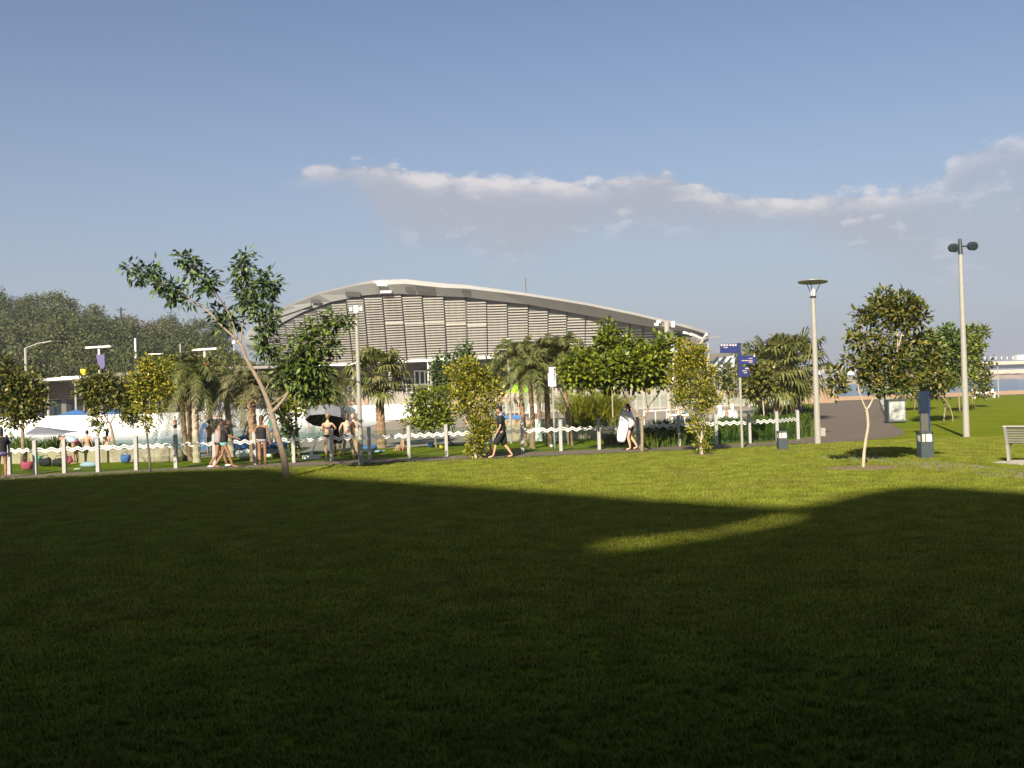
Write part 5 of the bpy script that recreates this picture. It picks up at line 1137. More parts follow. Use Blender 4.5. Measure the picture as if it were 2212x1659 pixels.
# fallen leaves
M['dead_leaf'] = mat('dead_leaf', (.45, .30, .05), .8); M['dark_leaf'] = mat('dark_leaf', (.05, .03, .02), .8)
for x, y, s, m_, lb in ((1065,1031,.16,'dead_leaf','yellow fallen leaf on the sunlit grass, left of the pair'),(1142,1036,.15,'dead_leaf','yellow fallen leaf on the sunlit grass, right of the pair'),(1227,1055,.14,'dark_leaf','dark fallen leaf near the shadow edge at centre'),(1303,1021,.08,'dead_leaf','tiny pale fallen leaf below the towel woman'),(1093,1007,.08,'dead_leaf','tiny pale fallen leaf near the man in black'),(1556,1031,.10,'dark_leaf','small brown fallen leaf below the narrow yellow green tree')):
    c = G(x, y); o = MB().add([(-s, 0, .01), (-s * .2, -s * .55, .03), (s, 0, .05), (-s * .1, s * .5, .02)], [(0, 1, 2), (0, 2, 3)]).build('fallen_leaf', m_); o.location = c; o.rotation_euler.z = x % 3; tag(o, lb, 'leaf', 'fallen leaves on the lawn')
# ================================================================== PEOPLE
def skin_mesh(verts, edges, rad, sub=1, root=0):
    me = bpy.data.meshes.new('t'); me.from_pydata([tuple(v) for v in verts], edges, []); o = bpy.data.objects.new('t', me); C.objects.link(o)
    sk = o.modifiers.new('s', 'SKIN'); sk.use_smooth_shade = True
    for i, v in enumerate(me.skin_vertices[0].data): 
        rr_ = rad[i]; v.radius = rr_ if hasattr(rr_, '__len__') else (rr_, rr_); v.use_root = (i == root)
    ss_ = o.modifiers.new('u', 'SUBSURF'); ss_.levels = sub; ss_.render_levels = sub
    dg = bpy.context.evaluated_depsgraph_get(); dg.update(); ev = o.evaluated_get(dg); m2 = ev.to_mesh()
    V = [v.co.copy() for v in m2.vertices]; F = [tuple(p.vertices) for p in m2.polygons]; ev.to_mesh_clear(); bpy.data.objects.remove(o); bpy.data.meshes.remove(me); return V, F
def person(label, loc, yaw, h=1.7, skin='skin', hair='hair_black', hair_len=.12, lean=0.0, arms=None, legs=None, sit=False, top=None, bottom=None, skirt=None, shoes=None, crouch=0, group=None, female=True, bottom_len=.35, head_pitch=0, cap=None, seat_h=.45, sleeves=0):
    s = h / 1.75; r = empty('person', loc, label, 'person', group, rz=yaw); X = Vector
    hip_z = .93 - crouch if not sit else seat_h / s + .10
    Lr = Matrix.Rotation(-lean, 3, 'X'); pel = X((0, 0, hip_z))
    def up(p): return pel + Lr @ X(p)
    sw = .175 if female else .20; hw = .095
    ch = up((0, 0, .34)); nk = up((0, .0, .52)); hd = up((0, .02, .60)); bel = up((0, .01, .16))
    V = [pel, bel, ch, nk, hd]; E_ = [(0, 1), (1, 2), (2, 3), (3, 4)]
    Rr = [(.145, .105) if female else (.14, .105), (.115, .09) if female else (.13, .10), (.14, .10) if female else (.165, .115), (.062, .062), (.055, .055)]
    jl = {}
    arms = arms or [((.06, .02, -.27), (.08, .10, -.50)), ((.06, .02, -.27), (.08, .10, -.50))]   # elbow & wrist offsets from shoulder (side outwards)
    legs = legs or [((.01, .03, -.43), (.0, -.01, -.85)), ((.01, .03, -.43), (.0, -.01, -.85))]
    for k, sd in ((0, -1), (1, 1)):
        sh = up((sd * sw, 0, .44)); (ex, ey, ez), (wx, wy, wz) = arms[k]
        el_ = sh + X((sd * ex, ey, ez)); wr = sh + X((sd * wx, wy, wz)); i = len(V); V += [sh, el_, wr]; E_ += [(2, i), (i, i + 1), (i + 1, i + 2)]
        Rr += [(.052, .052), (.038, .038), (.026, .026)]
        d = (wr - el_).normalized(); pm = wr + d * .055; tips = wr + d * .09; V.append(pm); Rr.append((.033, .018)); E_.append((i + 2, i + 3)); jl['a%d' % k] = (sh, el_, wr, pm)
        sdv = d.cross(X((0, 1, 0))); sdv = sdv.normalized() if sdv.length > .1 else X((1, 0, 0)); curl = d.cross(sdv)
        for f in range(4):
            j = len(V); o_ = sdv * (f - 1.5) * .017; lf = (.066, .078, .074, .058)[f]; V += [pm + d * .03 + o_, pm + d * (.03 + lf * .55) + o_ * 1.1 + curl * .008, pm + d * (.03 + lf) + o_ * 1.1 + curl * .028]; Rr += [(.0095, .0095), (.0085, .0085), (.0075, .0075)]; E_ += [(i + 3, j), (j, j + 1), (j + 1, j + 2)]
        j = len(V); V += [wr + d * .03 - sdv * .032, wr + d * .065 - sdv * .052 + curl * .012]; Rr += [(.011, .011), (.009, .009)]; E_ += [(i + 2, j), (j, j + 1)]
        hp = pel + X((sd * hw, 0, -.03)); (kx, ky, kz), (ax, ay, az_) = legs[k]
        kn = hp + X((sd * kx, ky, kz)); an = hp + X((sd * ax, ay, az_)); an.z = max(an.z, .075); i = len(V)
        V += [hp, hp.lerp(kn, .45), kn, kn.lerp(an, .4) + X((0, -.012, 0)), an, an + X((0, .10, -.03)), an + X((sd * .01, .17, -.05))]; Rr += [(.095, .095), (.075, .078), (.052, .055), (.052, .056), (.034, .036), (.036, .026), (.028, .018)]
        E_ += [(0, i), (i, i + 1), (i + 1, i + 2), (i + 2, i + 3), (i + 3, i + 4), (i + 4, i + 5), (i + 5, i + 6)]; jl['l%d' % k] = (hp, kn, an)
    BV, BF = skin_mesh(V, E_, Rr, 1)
    mb = MB(); mb.add(BV, BF)
    Hr = Lr @ Matrix.Rotation(-head_pitch, 3, 'X'); hc = up((0, .02, .60)) + Hr @ X((0, .012, .115))
    mb.ball(hc, (.076, .095, .112), 14, 10, Hr); mb.ball(hc + Hr @ X((0, .035, -.06)), (.055, .06, .055), 10, 7, Hr)      # skull, jaw
    mb.ball(hc + Hr @ X((0, .098, -.012)), (.012, .02, .024), 7, 5, Hr)
    for sd in (-1, 1):
        mb.ball(hc + Hr @ X((sd * .077, .0, -.01)), (.010, .020, .030), 7, 5, Hr); mb.ball(hc + Hr @ X((sd * .030, .083, .012)), (.016, .012, .009), 7, 5, Hr)
    mb.ball(hc + Hr @ X((0, .088, -.052)), (.026, .010, .008), 7, 5, Hr)
    S_ = lambda m_: setattr(m_, 'v', [(p[0] * s, p[1] * s, p[2] * s) for p in m_.v]) or m_
    S_(mb).build('body', skin, r, smooth=True)
    hb_ = MB(); hb_.ball(hc + Hr @ X((0, -.018, .022)), (.085, .098, .108), 14, 9, Hr)
    if hair_len > .1:
        n = int(hair_len / .06) + 1
        for k in range(n): hb_.ball(hc + Hr @ X((0, -.06, .0)) + X((0, -.015, -.05 - .06 * k)), (.075 - .006 * k, .045, .06), 10, 7)
    S_(hb_).build('hair', hair, r, smooth=True)
    if cap:
        cb = MB(); cb.ball(hc + Hr @ X((0, -.008, .05)), (.09, .104, .085), 14, 7, Hr); cb.box(hc + Hr @ X((0, .12, .05)), (.13, .10, .012)); S_(cb).build('cap', cap, r, smooth=False)
    if top:
        kind, m_ = top; q = [up((0, .005, -.10)), up((0, .01, .06)), up((0, .0, .24)), up((0, 0, .37)), up((0, 0, .47))] ; rd = [(.20, .155), (.185, .145), (.19, .15), (.215 if not female else .19, .15), (.10, .09)]
        if kind == 'bikini':
            q = [up((0, 0, .26)), up((0, 0, .31))]; rd = [(.148, .112), (.150, .112)]; e_ = [(0, 1)]
            tb = MB().tube(q, .001, 3); tb = MB(); n = 18
            for z_ in (.27,): 
                rg_ = [[up((math.cos(2 * math.pi * k / n) * .150, math.sin(2 * math.pi * k / n) * .108, zz)) for k in range(n)] for zz in (z_, z_ + .03)]
                tb.add(rg_[0] + rg_[1], [(k, (k + 1) % n, n + (k + 1) % n, n + k) for k in range(n)])
            S_(tb).build('bikini_top', m_, r)
        else:
            e_ = [(0, 1), (1, 2), (2, 3), (3, 4)]
            if kind == 'shirt':
                for k in (0, 1):
                    sh, el_, wr, pm = jl['a%d' % k]; i = len(q); f = .9 if sleeves == 0 else 1.0; q += [sh + X((0, 0, .005)), sh.lerp(el_, .85)]; rd += [(.095, .095), (.085, .085)]; e_ += [(3, i), (i, i + 1)]
            TV, TF = skin_mesh(q, e_, rd, 1); S_(MB().add(TV, TF)).build('shirt' if kind == 'shirt' else 'tank_top', m_, r, smooth=True)
    if bottom:
        q = [pel + X((0, 0, .04)), pel]; rd = [(.19, .15), (.20, .16)]; e_ = [(0, 1)]
        for k in (0, 1):
            hp, kn, an = jl['l%d' % k]; i = len(q); q += [hp, hp.lerp(kn, min(1, bottom_len)), ]; rd += [(.135, .138), (.112 + .02 * (bottom_len > .6), .114 + .02 * (bottom_len > .6))]; e_ += [(1, i), (i, i + 1)]
            if bottom_len > 1: q.append(kn.lerp(an, bottom_len - 1)); rd.append((.095, .095)); e_.append((i + 1, i + 2))
        TV, TF = skin_mesh(q, e_, rd, 1, 1); S_(MB().add(TV, TF)).build('shorts' if bottom_len > .15 else 'bikini_bottom', bottom, r, smooth=True)
    if shoes:
        for k in (0, 1):
            an = jl['l%d' % k][2]; S_(MB().ball(an + X((0, .05, -.045)), (.045, .125, .035), 10, 6)).build('shoe', shoes, r, smooth=True)
    return r
FA = 0.0              # yaw 0 faces away from the viewer (+Y)
def at(x, y): return G(x, y)
walkL = [((.02, .20, -.40), (.02, .30, -.80)), ((.02, -.05, -.43), (.0, -.32, -.80))]
walkR = [((.02, -.05, -.43), (.0, -.32, -.80)), ((.02, .20, -.40), (.02, .30, -.80))]
# the path
person('woman with brown hair holding a long white towel, walking left on the path', at(1364, 972), R(75), 1.68, 'skin_fair', 'hair_brown', .25, lean=.08, arms=[((.10, .16, -.12), (.04, .20, .12)), ((.08, .12, -.22), (.02, .28, -.10))], legs=[((.02, .10, -.42), (.01, .02, -.84)), ((.02, .02, -.42), (.02, -.22, -.80))], top=('shirt', 'cloth_white'), bottom='cloth_black', bottom_len=.55)
pt = G(1358, 972); mb = MB(); n = 20; V = []
for j in range(12):
    t = j / 11; z = 1.46 - 1.14 * t; rx_ = (.10, .15, .165, .17, .175, .18, .185, .185, .18, .17, .155, .12)[j]; ox = -.02 - .12 * t + .03 * math.sin(t * 5)
    for i in range(n):
        a = 2 * math.pi * i / n; f = 1 + .06 * math.sin(a * 5 + t * 3); V.append((pt.x - .12 + ox + rx_ * f * math.cos(a), pt.y - .24 + .085 * f * math.sin(a), z + .02 * math.sin(a * 2)))
mb.add(V, [(j * n + i, (j + 1) * n + i, (j + 1) * n + (i + 1) % n, j * n + (i + 1) % n) for j in range(11) for i in range(n)] + [tuple(range(n)), tuple(range(12 * n - 1, 11 * n - 1, -1))])
o = mb.build('towel', 'cloth_white', smooth=True); tag(o, 'long white towel hanging in front of the woman on the path', 'towel')
mb = MB().ball((pt.x + .13, pt.y - .05, 1.02), (.15, .13, .22), 12, 8); tag(mb.build('bag', 'cloth_rose', smooth=True), 'pale pink shoulder bag carried by the towel woman', 'bag')
person('man in black shirt and long black shorts walking left on the path', at(1086, 990.5), R(82), 1.78, 'skin', 'hair_black', 0, lean=.06, arms=[((.05, -.02, -.28), (.06, .10, -.50)), ((.05, .04, -.28), (.06, .16, -.50))], legs=walkL, top=('shirt', 'cloth_black'), bottom='cloth_black', bottom_len=1.05, female=False, cap='cloth_black')
person('child in blue and white clothes half hidden behind the man in black', at(1060, 982), R(80), 1.1, 'skin', 'hair_brown', 0, top=('shirt', 'cloth_blue'), bottom='cloth_white', bottom_len=.8)
person('woman in a dark top and teal shorts walking right on the path at left', at(484, 1012), R(-80), 1.68, 'skin_brown', 'hair_black', .2, lean=.20, arms=[((.05, .10, -.26), (.04, .34, -.34)), ((.05, .14, -.24), (.04, .36, -.30))], legs=walkR, top=('shirt', 'cloth_black'), bottom='cloth_teal', bottom_len=.35)
person('woman in dark clothes beside the one in teal shorts', at(472, 1009.5), R(-70), 1.64, 'skin_brown', 'hair_black', .1, lean=.12, legs=walkL, top=('tank', 'cloth_grey'), bottom='cloth_black', bottom_len=.3, shoes='cloth_white')
person('woman in a black tank top and grey shorts seen from behind by the fence', at(567, 1004), R(-8), 1.70, 'skin_brown', 'hair_brown', .3, arms=[((.10, .06, -.24), (.02, .2, -.34)), ((.08, .02, -.26), (.10, .06, -.5))], legs=[((.01, .03, -.43), (.0, .0, -.85)), ((.0, .05, -.42), (-.03, .12, -.83))], top=('tank', 'cloth_black'), bottom='cloth_grey', bottom_len=.28, shoes='bark_dark')
person('person in a dark top at the far left edge of the path', at(6, 1033), R(40), 1.62, 'skin_brown', 'hair_black', .2, lean=.1, top=('shirt', 'cloth_black'), bottom='purple', bottom_len=.4)
# on the pool lawn
person('person with a bare torso bending over at left behind the fence', at(164, 1003), R(72), 1.68, 'skin', 'hair_brown', .1, lean=1.35, arms=[((.02, .12, -.24), (.02, .14, -.46)), ((.02, .10, -.26), (.02, .2, -.44))], top=('tank', 'cloth_sky'), bottom='cloth_pink', bottom_len=.2, group='people on the pool lawn')
person('child with black hair and bare back sitting on the seat wall', G(189, 999) + Vector((0, .02, 0)), R(0), 1.35, 'skin', 'hair_black', 0, sit=True, seat_h=.54, legs=[((.03, .40, -.02), (.03, .45, -.42))] * 2, bottom='cloth_sky', bottom_len=.5, group='people on the pool lawn')
person('girl with long dark hair and white shorts sitting on the seat wall', G(233, 998.5) + Vector((0, .02, 0)), R(5), 1.4, 'skin_fair', 'hair_black', .25, sit=True, seat_h=.54, legs=[((.03, .40, -.02), (.03, .45, -.42))] * 2, bottom='cloth_white', bottom_len=.6, group='people on the pool lawn')
person('boy standing behind the blue board left of the walking women', at(454, 983), R(30), 1.45, 'skin', 'hair_black', 0, bottom='cloth_grey', bottom_len=.6, female=False, group='people on the pool lawn')
person('shirtless man with black hair left of the thick brown palm trunk', at(543, 983), R(60), 1.74, 'skin', 'hair_black', 0, bottom='cloth_blue', bottom_len=.8, female=False, group='people on the pool lawn')
person('blond woman in a dark bikini seen from behind by the grey umbrella', at(710, 992), R(-10), 1.66, 'skin_fair', 'hair_blond', .1, arms=[((.09, .06, -.24), (.02, .18, -.30)), ((.12, .10, -.20), (.02, .26, -.24))], top=('bikini', 'cloth_black'), bottom='cloth_black', bottom_len=.08, group='people by the grey umbrella')
person('woman in a pale blue bikini seen from behind with feet apart', at(752, 992.5), R(8), 1.68, 'skin_fair', 'hair_brown', .12, lean=.18, arms=[((.12, .02, -.24), (.10, .12, -.42)), ((.08, .08, -.26), (.04, .2, -.46))], legs=[((.04, .02, -.43), (.06, .0, -.85)), ((.06, .02, -.43), (.12, -.02, -.85))], top=('bikini', 'cloth_sky'), bottom='cloth_sky', bottom_len=.08, group='people by the grey umbrella')
person('person in dark clothes standing between the two bikini women', at(730, 985), R(170), 1.64, 'skin_brown', 'hair_black', .2, top=('shirt', 'cloth_black'), bottom='cloth_black', bottom_len=1.0, group='people by the grey umbrella')
person('blond woman partly behind the woman in the pale blue bikini', at(766, 984), R(150), 1.6, 'skin_fair', 'hair_blond', .2, top=('tank', 'tan_cloth'), bottom='cloth_grey', bottom_len=.5, group='people by the grey umbrella')
person('person in a yellow skirted outfit beside the lamp pole', at(776, 986), R(160), 1.35, 'skin', 'hair_brown', .1, top=('tank', 'tan_cloth'), bottom='yellow_cloth', bottom_len=.5, group='people by the grey umbrella')
person('child sitting on the grass right of the fan palm', at(870, 974), R(120), 1.15, 'skin', 'hair_brown', .05, sit=True, seat_h=.04, legs=[((.06, .30, .24), (.04, .42, -.05)), ((.08, .28, .22), (.06, .44, -.05))], bottom='cloth_red', bottom_len=.4, group='people on the pool lawn')
# in or beyond the pool
person('small child in grey shorts wading at the far side of the pool', at(666.5, 925), R(150), 1.05, 'skin', 'hair_brown', 0, bottom='cloth_grey', bottom_len=.7, female=False, group='people in and beyond the pool')
person('dark haired bather wading beside the left palms', at(379, 937), R(60), 1.2, 'skin_brown', 'hair_black', 0, bottom='cloth_black', bottom_len=.8, group='people in and beyond the pool')
person('bather with black hair between the black topped woman and the leaning tree', at(590, 950), R(20), 1.25, 'skin', 'hair_black', 0, top=('shirt', 'cloth_green'), bottom='cloth_blue', bottom_len=.8, group='people in and beyond the pool')
person('shirtless man seen over the yellow grassy clump', G(1256, 905), R(0), 1.72, 'skin_brown', 'hair_black', 0, bottom='cloth_black', bottom_len=.9, female=False, group='people in and beyond the pool')
person('woman in a black swimsuit standing beside the white loungers', at(1121, 900), R(100), 1.6, 'skin_fair', 'hair_brown', .2, top=('tank', 'cloth_black'), bottom='cloth_black', bottom_len=.05, group='people in and beyond the pool')
person('dark haired person in a grey shirt left of the green umbrella pole', at(1081, 900), R(40), 1.68, 'skin_brown', 'hair_black', 0, top=('shirt', 'cloth_grey'), bottom='cloth_blue', bottom_len=.8, group='people in and beyond the pool')
for i, (x, y, a_, lb, hh_) in enumerate(((1557,905,40,'person in white sitting left of the pair on the sun terrace',1.5),(1583,905,60,'person in white sitting right of the pair on the sun terrace',1.5),(1474,908,50,'person in white seated behind the narrow yellow green tree',1.5),(1466,912,20,'bare backed person beside the thick camera pole',1.3))):
    person(lb, at(x, y), R(a_), hh_, 'skin_fair', ['hair_brown','hair_blond','hair_black','hair_brown'][i], .05, sit=True, seat_h=.42, legs=[((.03, .42, -.02), (.03, .45, -.42))] * 2, top=('shirt', 'cloth_white') if i < 3 else None, bottom='cloth_white' if i < 3 else 'cloth_pink', bottom_len=.8, group='people sitting on the sun terrace')
    c = at(x, y); tag(MB().box((c.x, c.y, .20), (.5, .5, .40)).box((c.x + .24 * math.sin(R(a_)), c.y - .24 * math.cos(R(a_)), .46), (.46, .05, .2), rz=R(a_)).build('stool', ['canopy_glass','white','cloth_sky','grey_cloth'][i], bevel=.02), ['pale green box seat under the left person in white','white box seat under the right person in white','pale blue seat behind the narrow yellow green tree','grey seat beside the thick camera pole'][i], 'seat', 'seats on the sun terrace')
person('person in a dark shirt standing under the right hand fan palm', at(1727, 902), R(170), 1.55, 'skin', 'hair_black', 0, top=('shirt', 'cloth_black'), bottom='grey_cloth', bottom_len=1.5, female=False, shoes='cloth_black')
person('person in pink by the seawall rail right of the blue sign', at(1656, 892), R(140), 1.3, 'skin', 'hair_black', 0, top=('shirt', 'cloth_pink'), bottom='cloth_black', bottom_len=.8)

# ================================================================== THINGS LYING ABOUT
def lump(name, label, x, y, d, m_, cat, z=0, seed=0, group='bags and towels on the pool lawn', handle=False):
    c = G(x, y); rg = random.Random(seed); mb = MB().ball((0, 0, d[2] * .5), (d[0] / 2, d[1] / 2, d[2] * .52), 12, 8); V = []
    for p in mb.v:
        q = Vector(p); k = 1 + .14 * math.sin(q.x * 17 + seed) * math.cos(q.y * 15 + q.z * 11); 
        if name != 'beach_ball' and 'towel' not in name:
            e_ = .55; f_ = lambda v, m_: math.copysign((abs(v) / m_) ** e_ * m_ * .82, v) if m_ else v
            q = Vector((f_(q.x, d[0] / 2), f_(q.y, d[1] / 2), (d[2] * .5 + f_(q.z - d[2] * .5, d[2] * .5))))
        V.append((q.x * k, q.y * k, max(.005, q.z * k)))
    mb.v = V
    if handle: mb.tube([(-d[0] * .25, 0, d[2] * .85), (-d[0] * .15, 0, d[2] * 1.25), (d[0] * .15, 0, d[2] * 1.25), (d[0] * .25, 0, d[2] * .85)], .012, 5)
    o = mb.build(name, m_, smooth=True); o.location = c; return tag(o, label, cat, group)
lump('beach_bag', 'bright pink bag on the grass behind the first fence panels', 58, 1017, (.5, .3, .36), 'cloth_pink', 'bag', seed=1, handle=True)
lump('beach_bag', 'teal bag standing beside the pink bag', 80, 1003, (.38, .25, .36), 'cloth_green', 'bag', seed=2, handle=True)
lump('beach_bag', 'black bag between the pink bag and the palm bole', 98, 1008, (.6, .35, .34), 'cloth_black', 'bag', seed=3, handle=True)
lump('beach_bag', 'black bag at the foot of the second fence post', 128, 1008, (.6, .35, .32), 'cloth_black', 'bag', seed=4, handle=True)
lump('beach_bag', 'reddish bag leaning on the seat wall behind the third post', 149, 1002, (.32, .2, .3), 'cloth_pink', 'bag', seed=5, handle=True)
lump('towel_roll', 'white rolled towel on the grass beside the bending person', 193, 1010, (.68, .22, .2), 'cloth_sky', 'towel', seed=6)
lump('folded_cloth', 'small beige cloth on the grass near the third fence post', 168, 1015, (.36, .25, .07), 'tan_cloth', 'cloth', seed=7)
lump('beach_bag', 'blue bag on the grass before the stone seat wall', 271, 1001, (.42, .3, .36), 'cloth_blue', 'bag', seed=8, handle=True)
lump('beach_bag', 'black and white bag left of the white towel heap', 513, 988, (.34, .3, .3), 'cloth_black', 'bag', seed=9)
lump('towel_heap', 'white towel lying on the black and white bag', 511, 985, (.36, .2, .34), 'cloth_white', 'towel', seed=10)
lump('towel_heap', 'large heap of white towels beside the brown palm trunk', 534, 992, (.95, .45, .36), 'cloth_white', 'towel', seed=11)
lump('beach_bag', 'white flat bag right of the woman in the black top', 580, 988, (.26, .2, .14), 'cloth_white', 'bag', seed=12)
lump('beach_bag', 'greenish yellow bag left of the red bag', 590, 990, (.24, .2, .2), 'blade_yellow', 'bag', seed=13)
lump('beach_bag', 'dark red bag by the foot of the leaning tree', 601, 989, (.38, .28, .22), 'cloth_red', 'bag', seed=14)
lump('towel_heap', 'crumpled pale blue towel right of the lamp pole', 812, 978, (.8, .4, .1), 'cloth_sky', 'towel', seed=15)
lump('beach_bag', 'small blue bag under the rounded green tree', 930, 966, (.3, .25, .2), 'cloth_blue', 'bag', seed=16)
lump('beach_ball', 'small pale yellow ball right of the rounded tree trunk', 954, 970, (.2, .2, .2), 'yellow_cloth', 'ball', seed=17)
lump('shoe', 'white shoe on the grass under the narrow sign', 1191, 967, (.14, .3, .13), 'cloth_white', 'shoe', seed=18, group='shoes under the narrow sign')
lump('shoe', 'pinkish shoe right of the narrow sign pole', 1210, 966, (.14, .28, .12), 'cloth_rose', 'shoe', seed=19, group='shoes under the narrow sign')
c = G(521, 972)
def tube_ring(name, label, x, y, R_, r_, m_, tilt=0, group='blue inflatables by the pool'):
    c = G(x, y); mb = MB(); n = 20; k = 9; V = []
    for i in range(n):
        for j in range(k): a = 2 * math.pi * i / n; b_ = 2 * math.pi * j / k; V.append(((R_ + r_ * math.cos(b_)) * math.cos(a), (R_ + r_ * math.cos(b_)) * math.sin(a), r_ * math.sin(b_)))
    F = [(i * k + j, ((i + 1) % n) * k + j, ((i + 1) % n) * k + (j + 1) % k, i * k + (j + 1) % k) for i in range(n) for j in range(k)]
    o = mb.add(V, F).build(name, m_, smooth=True); o.location = c + Vector((0, 0, r_ + abs(math.sin(tilt)) * R_)); o.rotation_euler.x = tilt; return tag(o, label, 'inflatable ring', group)
tube_ring('inflatable_ring', 'blue inflatable ring lying by the pool left of the brown palm', 514, 975, .42, .17, 'blue_cloth')
tube_ring('inflatable_ring', 'second blue inflatable ring, leaning beside the brown palm', 532, 974, .40, .16, 'blue_cloth', .5)
tube_ring('inflatable_ring', 'blue inflatable ring right of the black topped woman', 594, 968, .42, .15, 'blue_cloth')
tube_ring('inflatable_ring', 'small blue ring beyond the fence right of the lamp pole', 797, 972, .25, .1, 'blue_cloth')
b = G(443, 976); mb = MB(); n = 20
pts = [Vector((b.x + .26 * math.sin(t) * (1 - .12 * (math.cos(t) > 0)), b.y, .66 + .62 * math.cos(t))) for t in [2 * math.pi * k / n for k in range(n)]]
tag(mb.prism(pts, (0, .06, .0)).build('body_board', 'blue_cloth'), 'upright pale blue body board carried at the pool edge', 'board')
# grey umbrella with its pole and white base
b = G(673, 990); r = empty('beach_umbrella', b, 'large grey beach umbrella on a slanting white pole with a white base', 'umbrella')
part(MB().tube([b, b + Vector((0, 0, .12))], [.36, .32], 20), 'base', 'white', r); part(MB().tube([b + Vector((0, 0, .12)), b + Vector((0, 0, .26))], .07, 10), 'socket', 'white', r)
tp = A(709, 879, b.y + .2); part(MB().tube([b + Vector((0, 0, .15)), tp], .022, 8), 'pole', 'white', r)
ax = Vector((.20, .36, .90)).normalized(); u_ = ax.cross(Vector((0, 1, 0))).normalized(); v_ = ax.cross(u_); V = [tp + ax * .05]; F = []; n = 8; RR = .80
tl = Matrix.Rotation(R(8), 3, v_)
for j, (rr_, hh_) in enumerate(((.35, -.06), (.7, -.22), (RR, -.48), (RR, -.62))):
    for k in range(n * 2):
        a = 2 * math.pi * k / (n * 2); sc_ = 1 if k % 2 == 0 else .93; V.append(tp + tl @ (ax * (.05 + hh_ + (0 if k % 2 == 0 or j == 3 else .02)) + (u_ * math.cos(a) + v_ * math.sin(a)) * rr_ * sc_))
m2 = n * 2
for k in range(m2): F.append((0, 1 + k, 1 + (k + 1) % m2))
for j in range(3):
    for k in range(m2): F.append((1 + j * m2 + k, 1 + (j + 1) * m2 + k, 1 + (j + 1) * m2 + (k + 1) % m2, 1 + j * m2 + (k + 1) % m2))
cn = part(MB().add(V, F), 'canopy', 'grey_cloth', r); mb = MB()
for k in range(n): mb.tube([tp, V[1 + 2 * m2 + 2 * k] * 1.0 - ax * .01], .008, 4)
sub(mb, 'ribs', 'white', cn, r)
# green umbrella
b = A(1097, 0, 86); b.z = 0; r = empty('sun_umbrella', b, 'bright lime green market umbrella on the sun terrace', 'umbrella')
zt = A(1097, 824.5, 86).z; zb = A(1097, 846, 86).z; part(MB().tube([b, (b.x, b.y, zt)], .04, 8), 'pole', 'orange', r)
V = [Vector((b.x, b.y, zt))]; w_ = 33 * mpp(86)
for hh_, f in ((zb, 1), (zb - .12, 1)):
    for k in range(8): a = k * math.pi / 4 + .39; V.append(Vector((b.x + w_ * 1.05 * math.cos(a), b.y + w_ * 1.05 * math.sin(a), hh_)))
part(MB().add(V, [(0, 1 + k, 1 + (k + 1) % 8) for k in range(8)] + [(1 + k, 9 + k, 9 + (k + 1) % 8, 1 + (k + 1) % 8) for k in range(8)]), 'canopy', 'lime_cloth', r)
# blue canopy and low tents
def tent(name, label, x0, x1, yt, yb, Y, m_, cat, post=True, xc=None, dep=2.4):
    a = A(x0, yb, Y); b_ = A(x1, yb, Y); xc = xc or (x0 + x1) / 2; t = A(xc, yt, Y + dep / 2); r = empty(name, ((a.x + b_.x) / 2, Y, 0), label, cat)
    V = [a, b_, b_ + Vector((0, dep, 0)), a + Vector((0, dep, 0)), t]
    mb = MB().add(V + [V[0] - Vector((0, 0, .1)), V[1] - Vector((0, 0, .1))], [(0, 1, 4), (1, 2, 4), (2, 3, 4), (3, 0, 4), (0, 5, 6, 1)]); part(mb, 'canopy', m_, r)
    for q in V[:4]:
        if q.z > .4: part(MB().tube([(q.x, q.y, 0), q], .035, 6), 'leg', 'white', r)
    return r
tent('shade_canopy', 'peaked blue shade canopy behind the white wall at left', 120, 205, 885, 898, 90, 'blue_cloth', 'canopy', dep=3.0)
tent('shade_canopy', 'second blue shade canopy hidden among the mottled tree leaves', 225, 300, 872, 896, 92, 'blue_cloth', 'canopy', dep=3.0)
tent('pool_tent', 'low grey and beige domed tent in front of the white wall at far left', 55, 140, 921, 936, 66, 'grey_cloth', 'tent', xc=80, dep=2.5)
tent('shade_sail', 'pale beige shade roof before the white wall between the left palms', 428, 500, 888, 902, 78, 'tan_cloth', 'canopy', dep=2.5)
# white loungers beside the green umbrella
for i, (x, y) in enumerate(((1142, 901), (1160, 901))):
    c = G(x, y); r = empty('sun_lounger', c, ['white lounger with raised back, nearer the green umbrella', 'white lounger with raised back, further from the green umbrella'][i], 'sun lounger', 'white loungers on the sun terrace', rz=R(160 + i * 10))
    MB().box((0, 0, .36), (.62, 1.2, .08)).build('seat', 'white', r, bevel=.02); MB().box((0, -.78, .68), (.62, .09, .85), tilt=Matrix.Rotation(.45, 3, 'X')).build('backrest', 'white', r, bevel=.02)
    for sx in (-.26, .26):
        for sy in (-.5, .5): MB().box((sx, sy, .16), (.06, .06, .32)).build('leg', 'white', r)
for i, (x, y, w_, m_, lb) in enumerate(((1108,906,1.6,'blue_cloth','flat blue mat on the sun terrace edge'),(1080,905,.8,'cloth_blue','folded blue chair beside the man in the grey shirt'))):
    c = G(x, y); tag(MB().box((c.x, c.y, .16 + .1 * i), (w_, .5, .32 + .2 * i)).build('blue_mat', m_, bevel=.04), lb, 'mat')
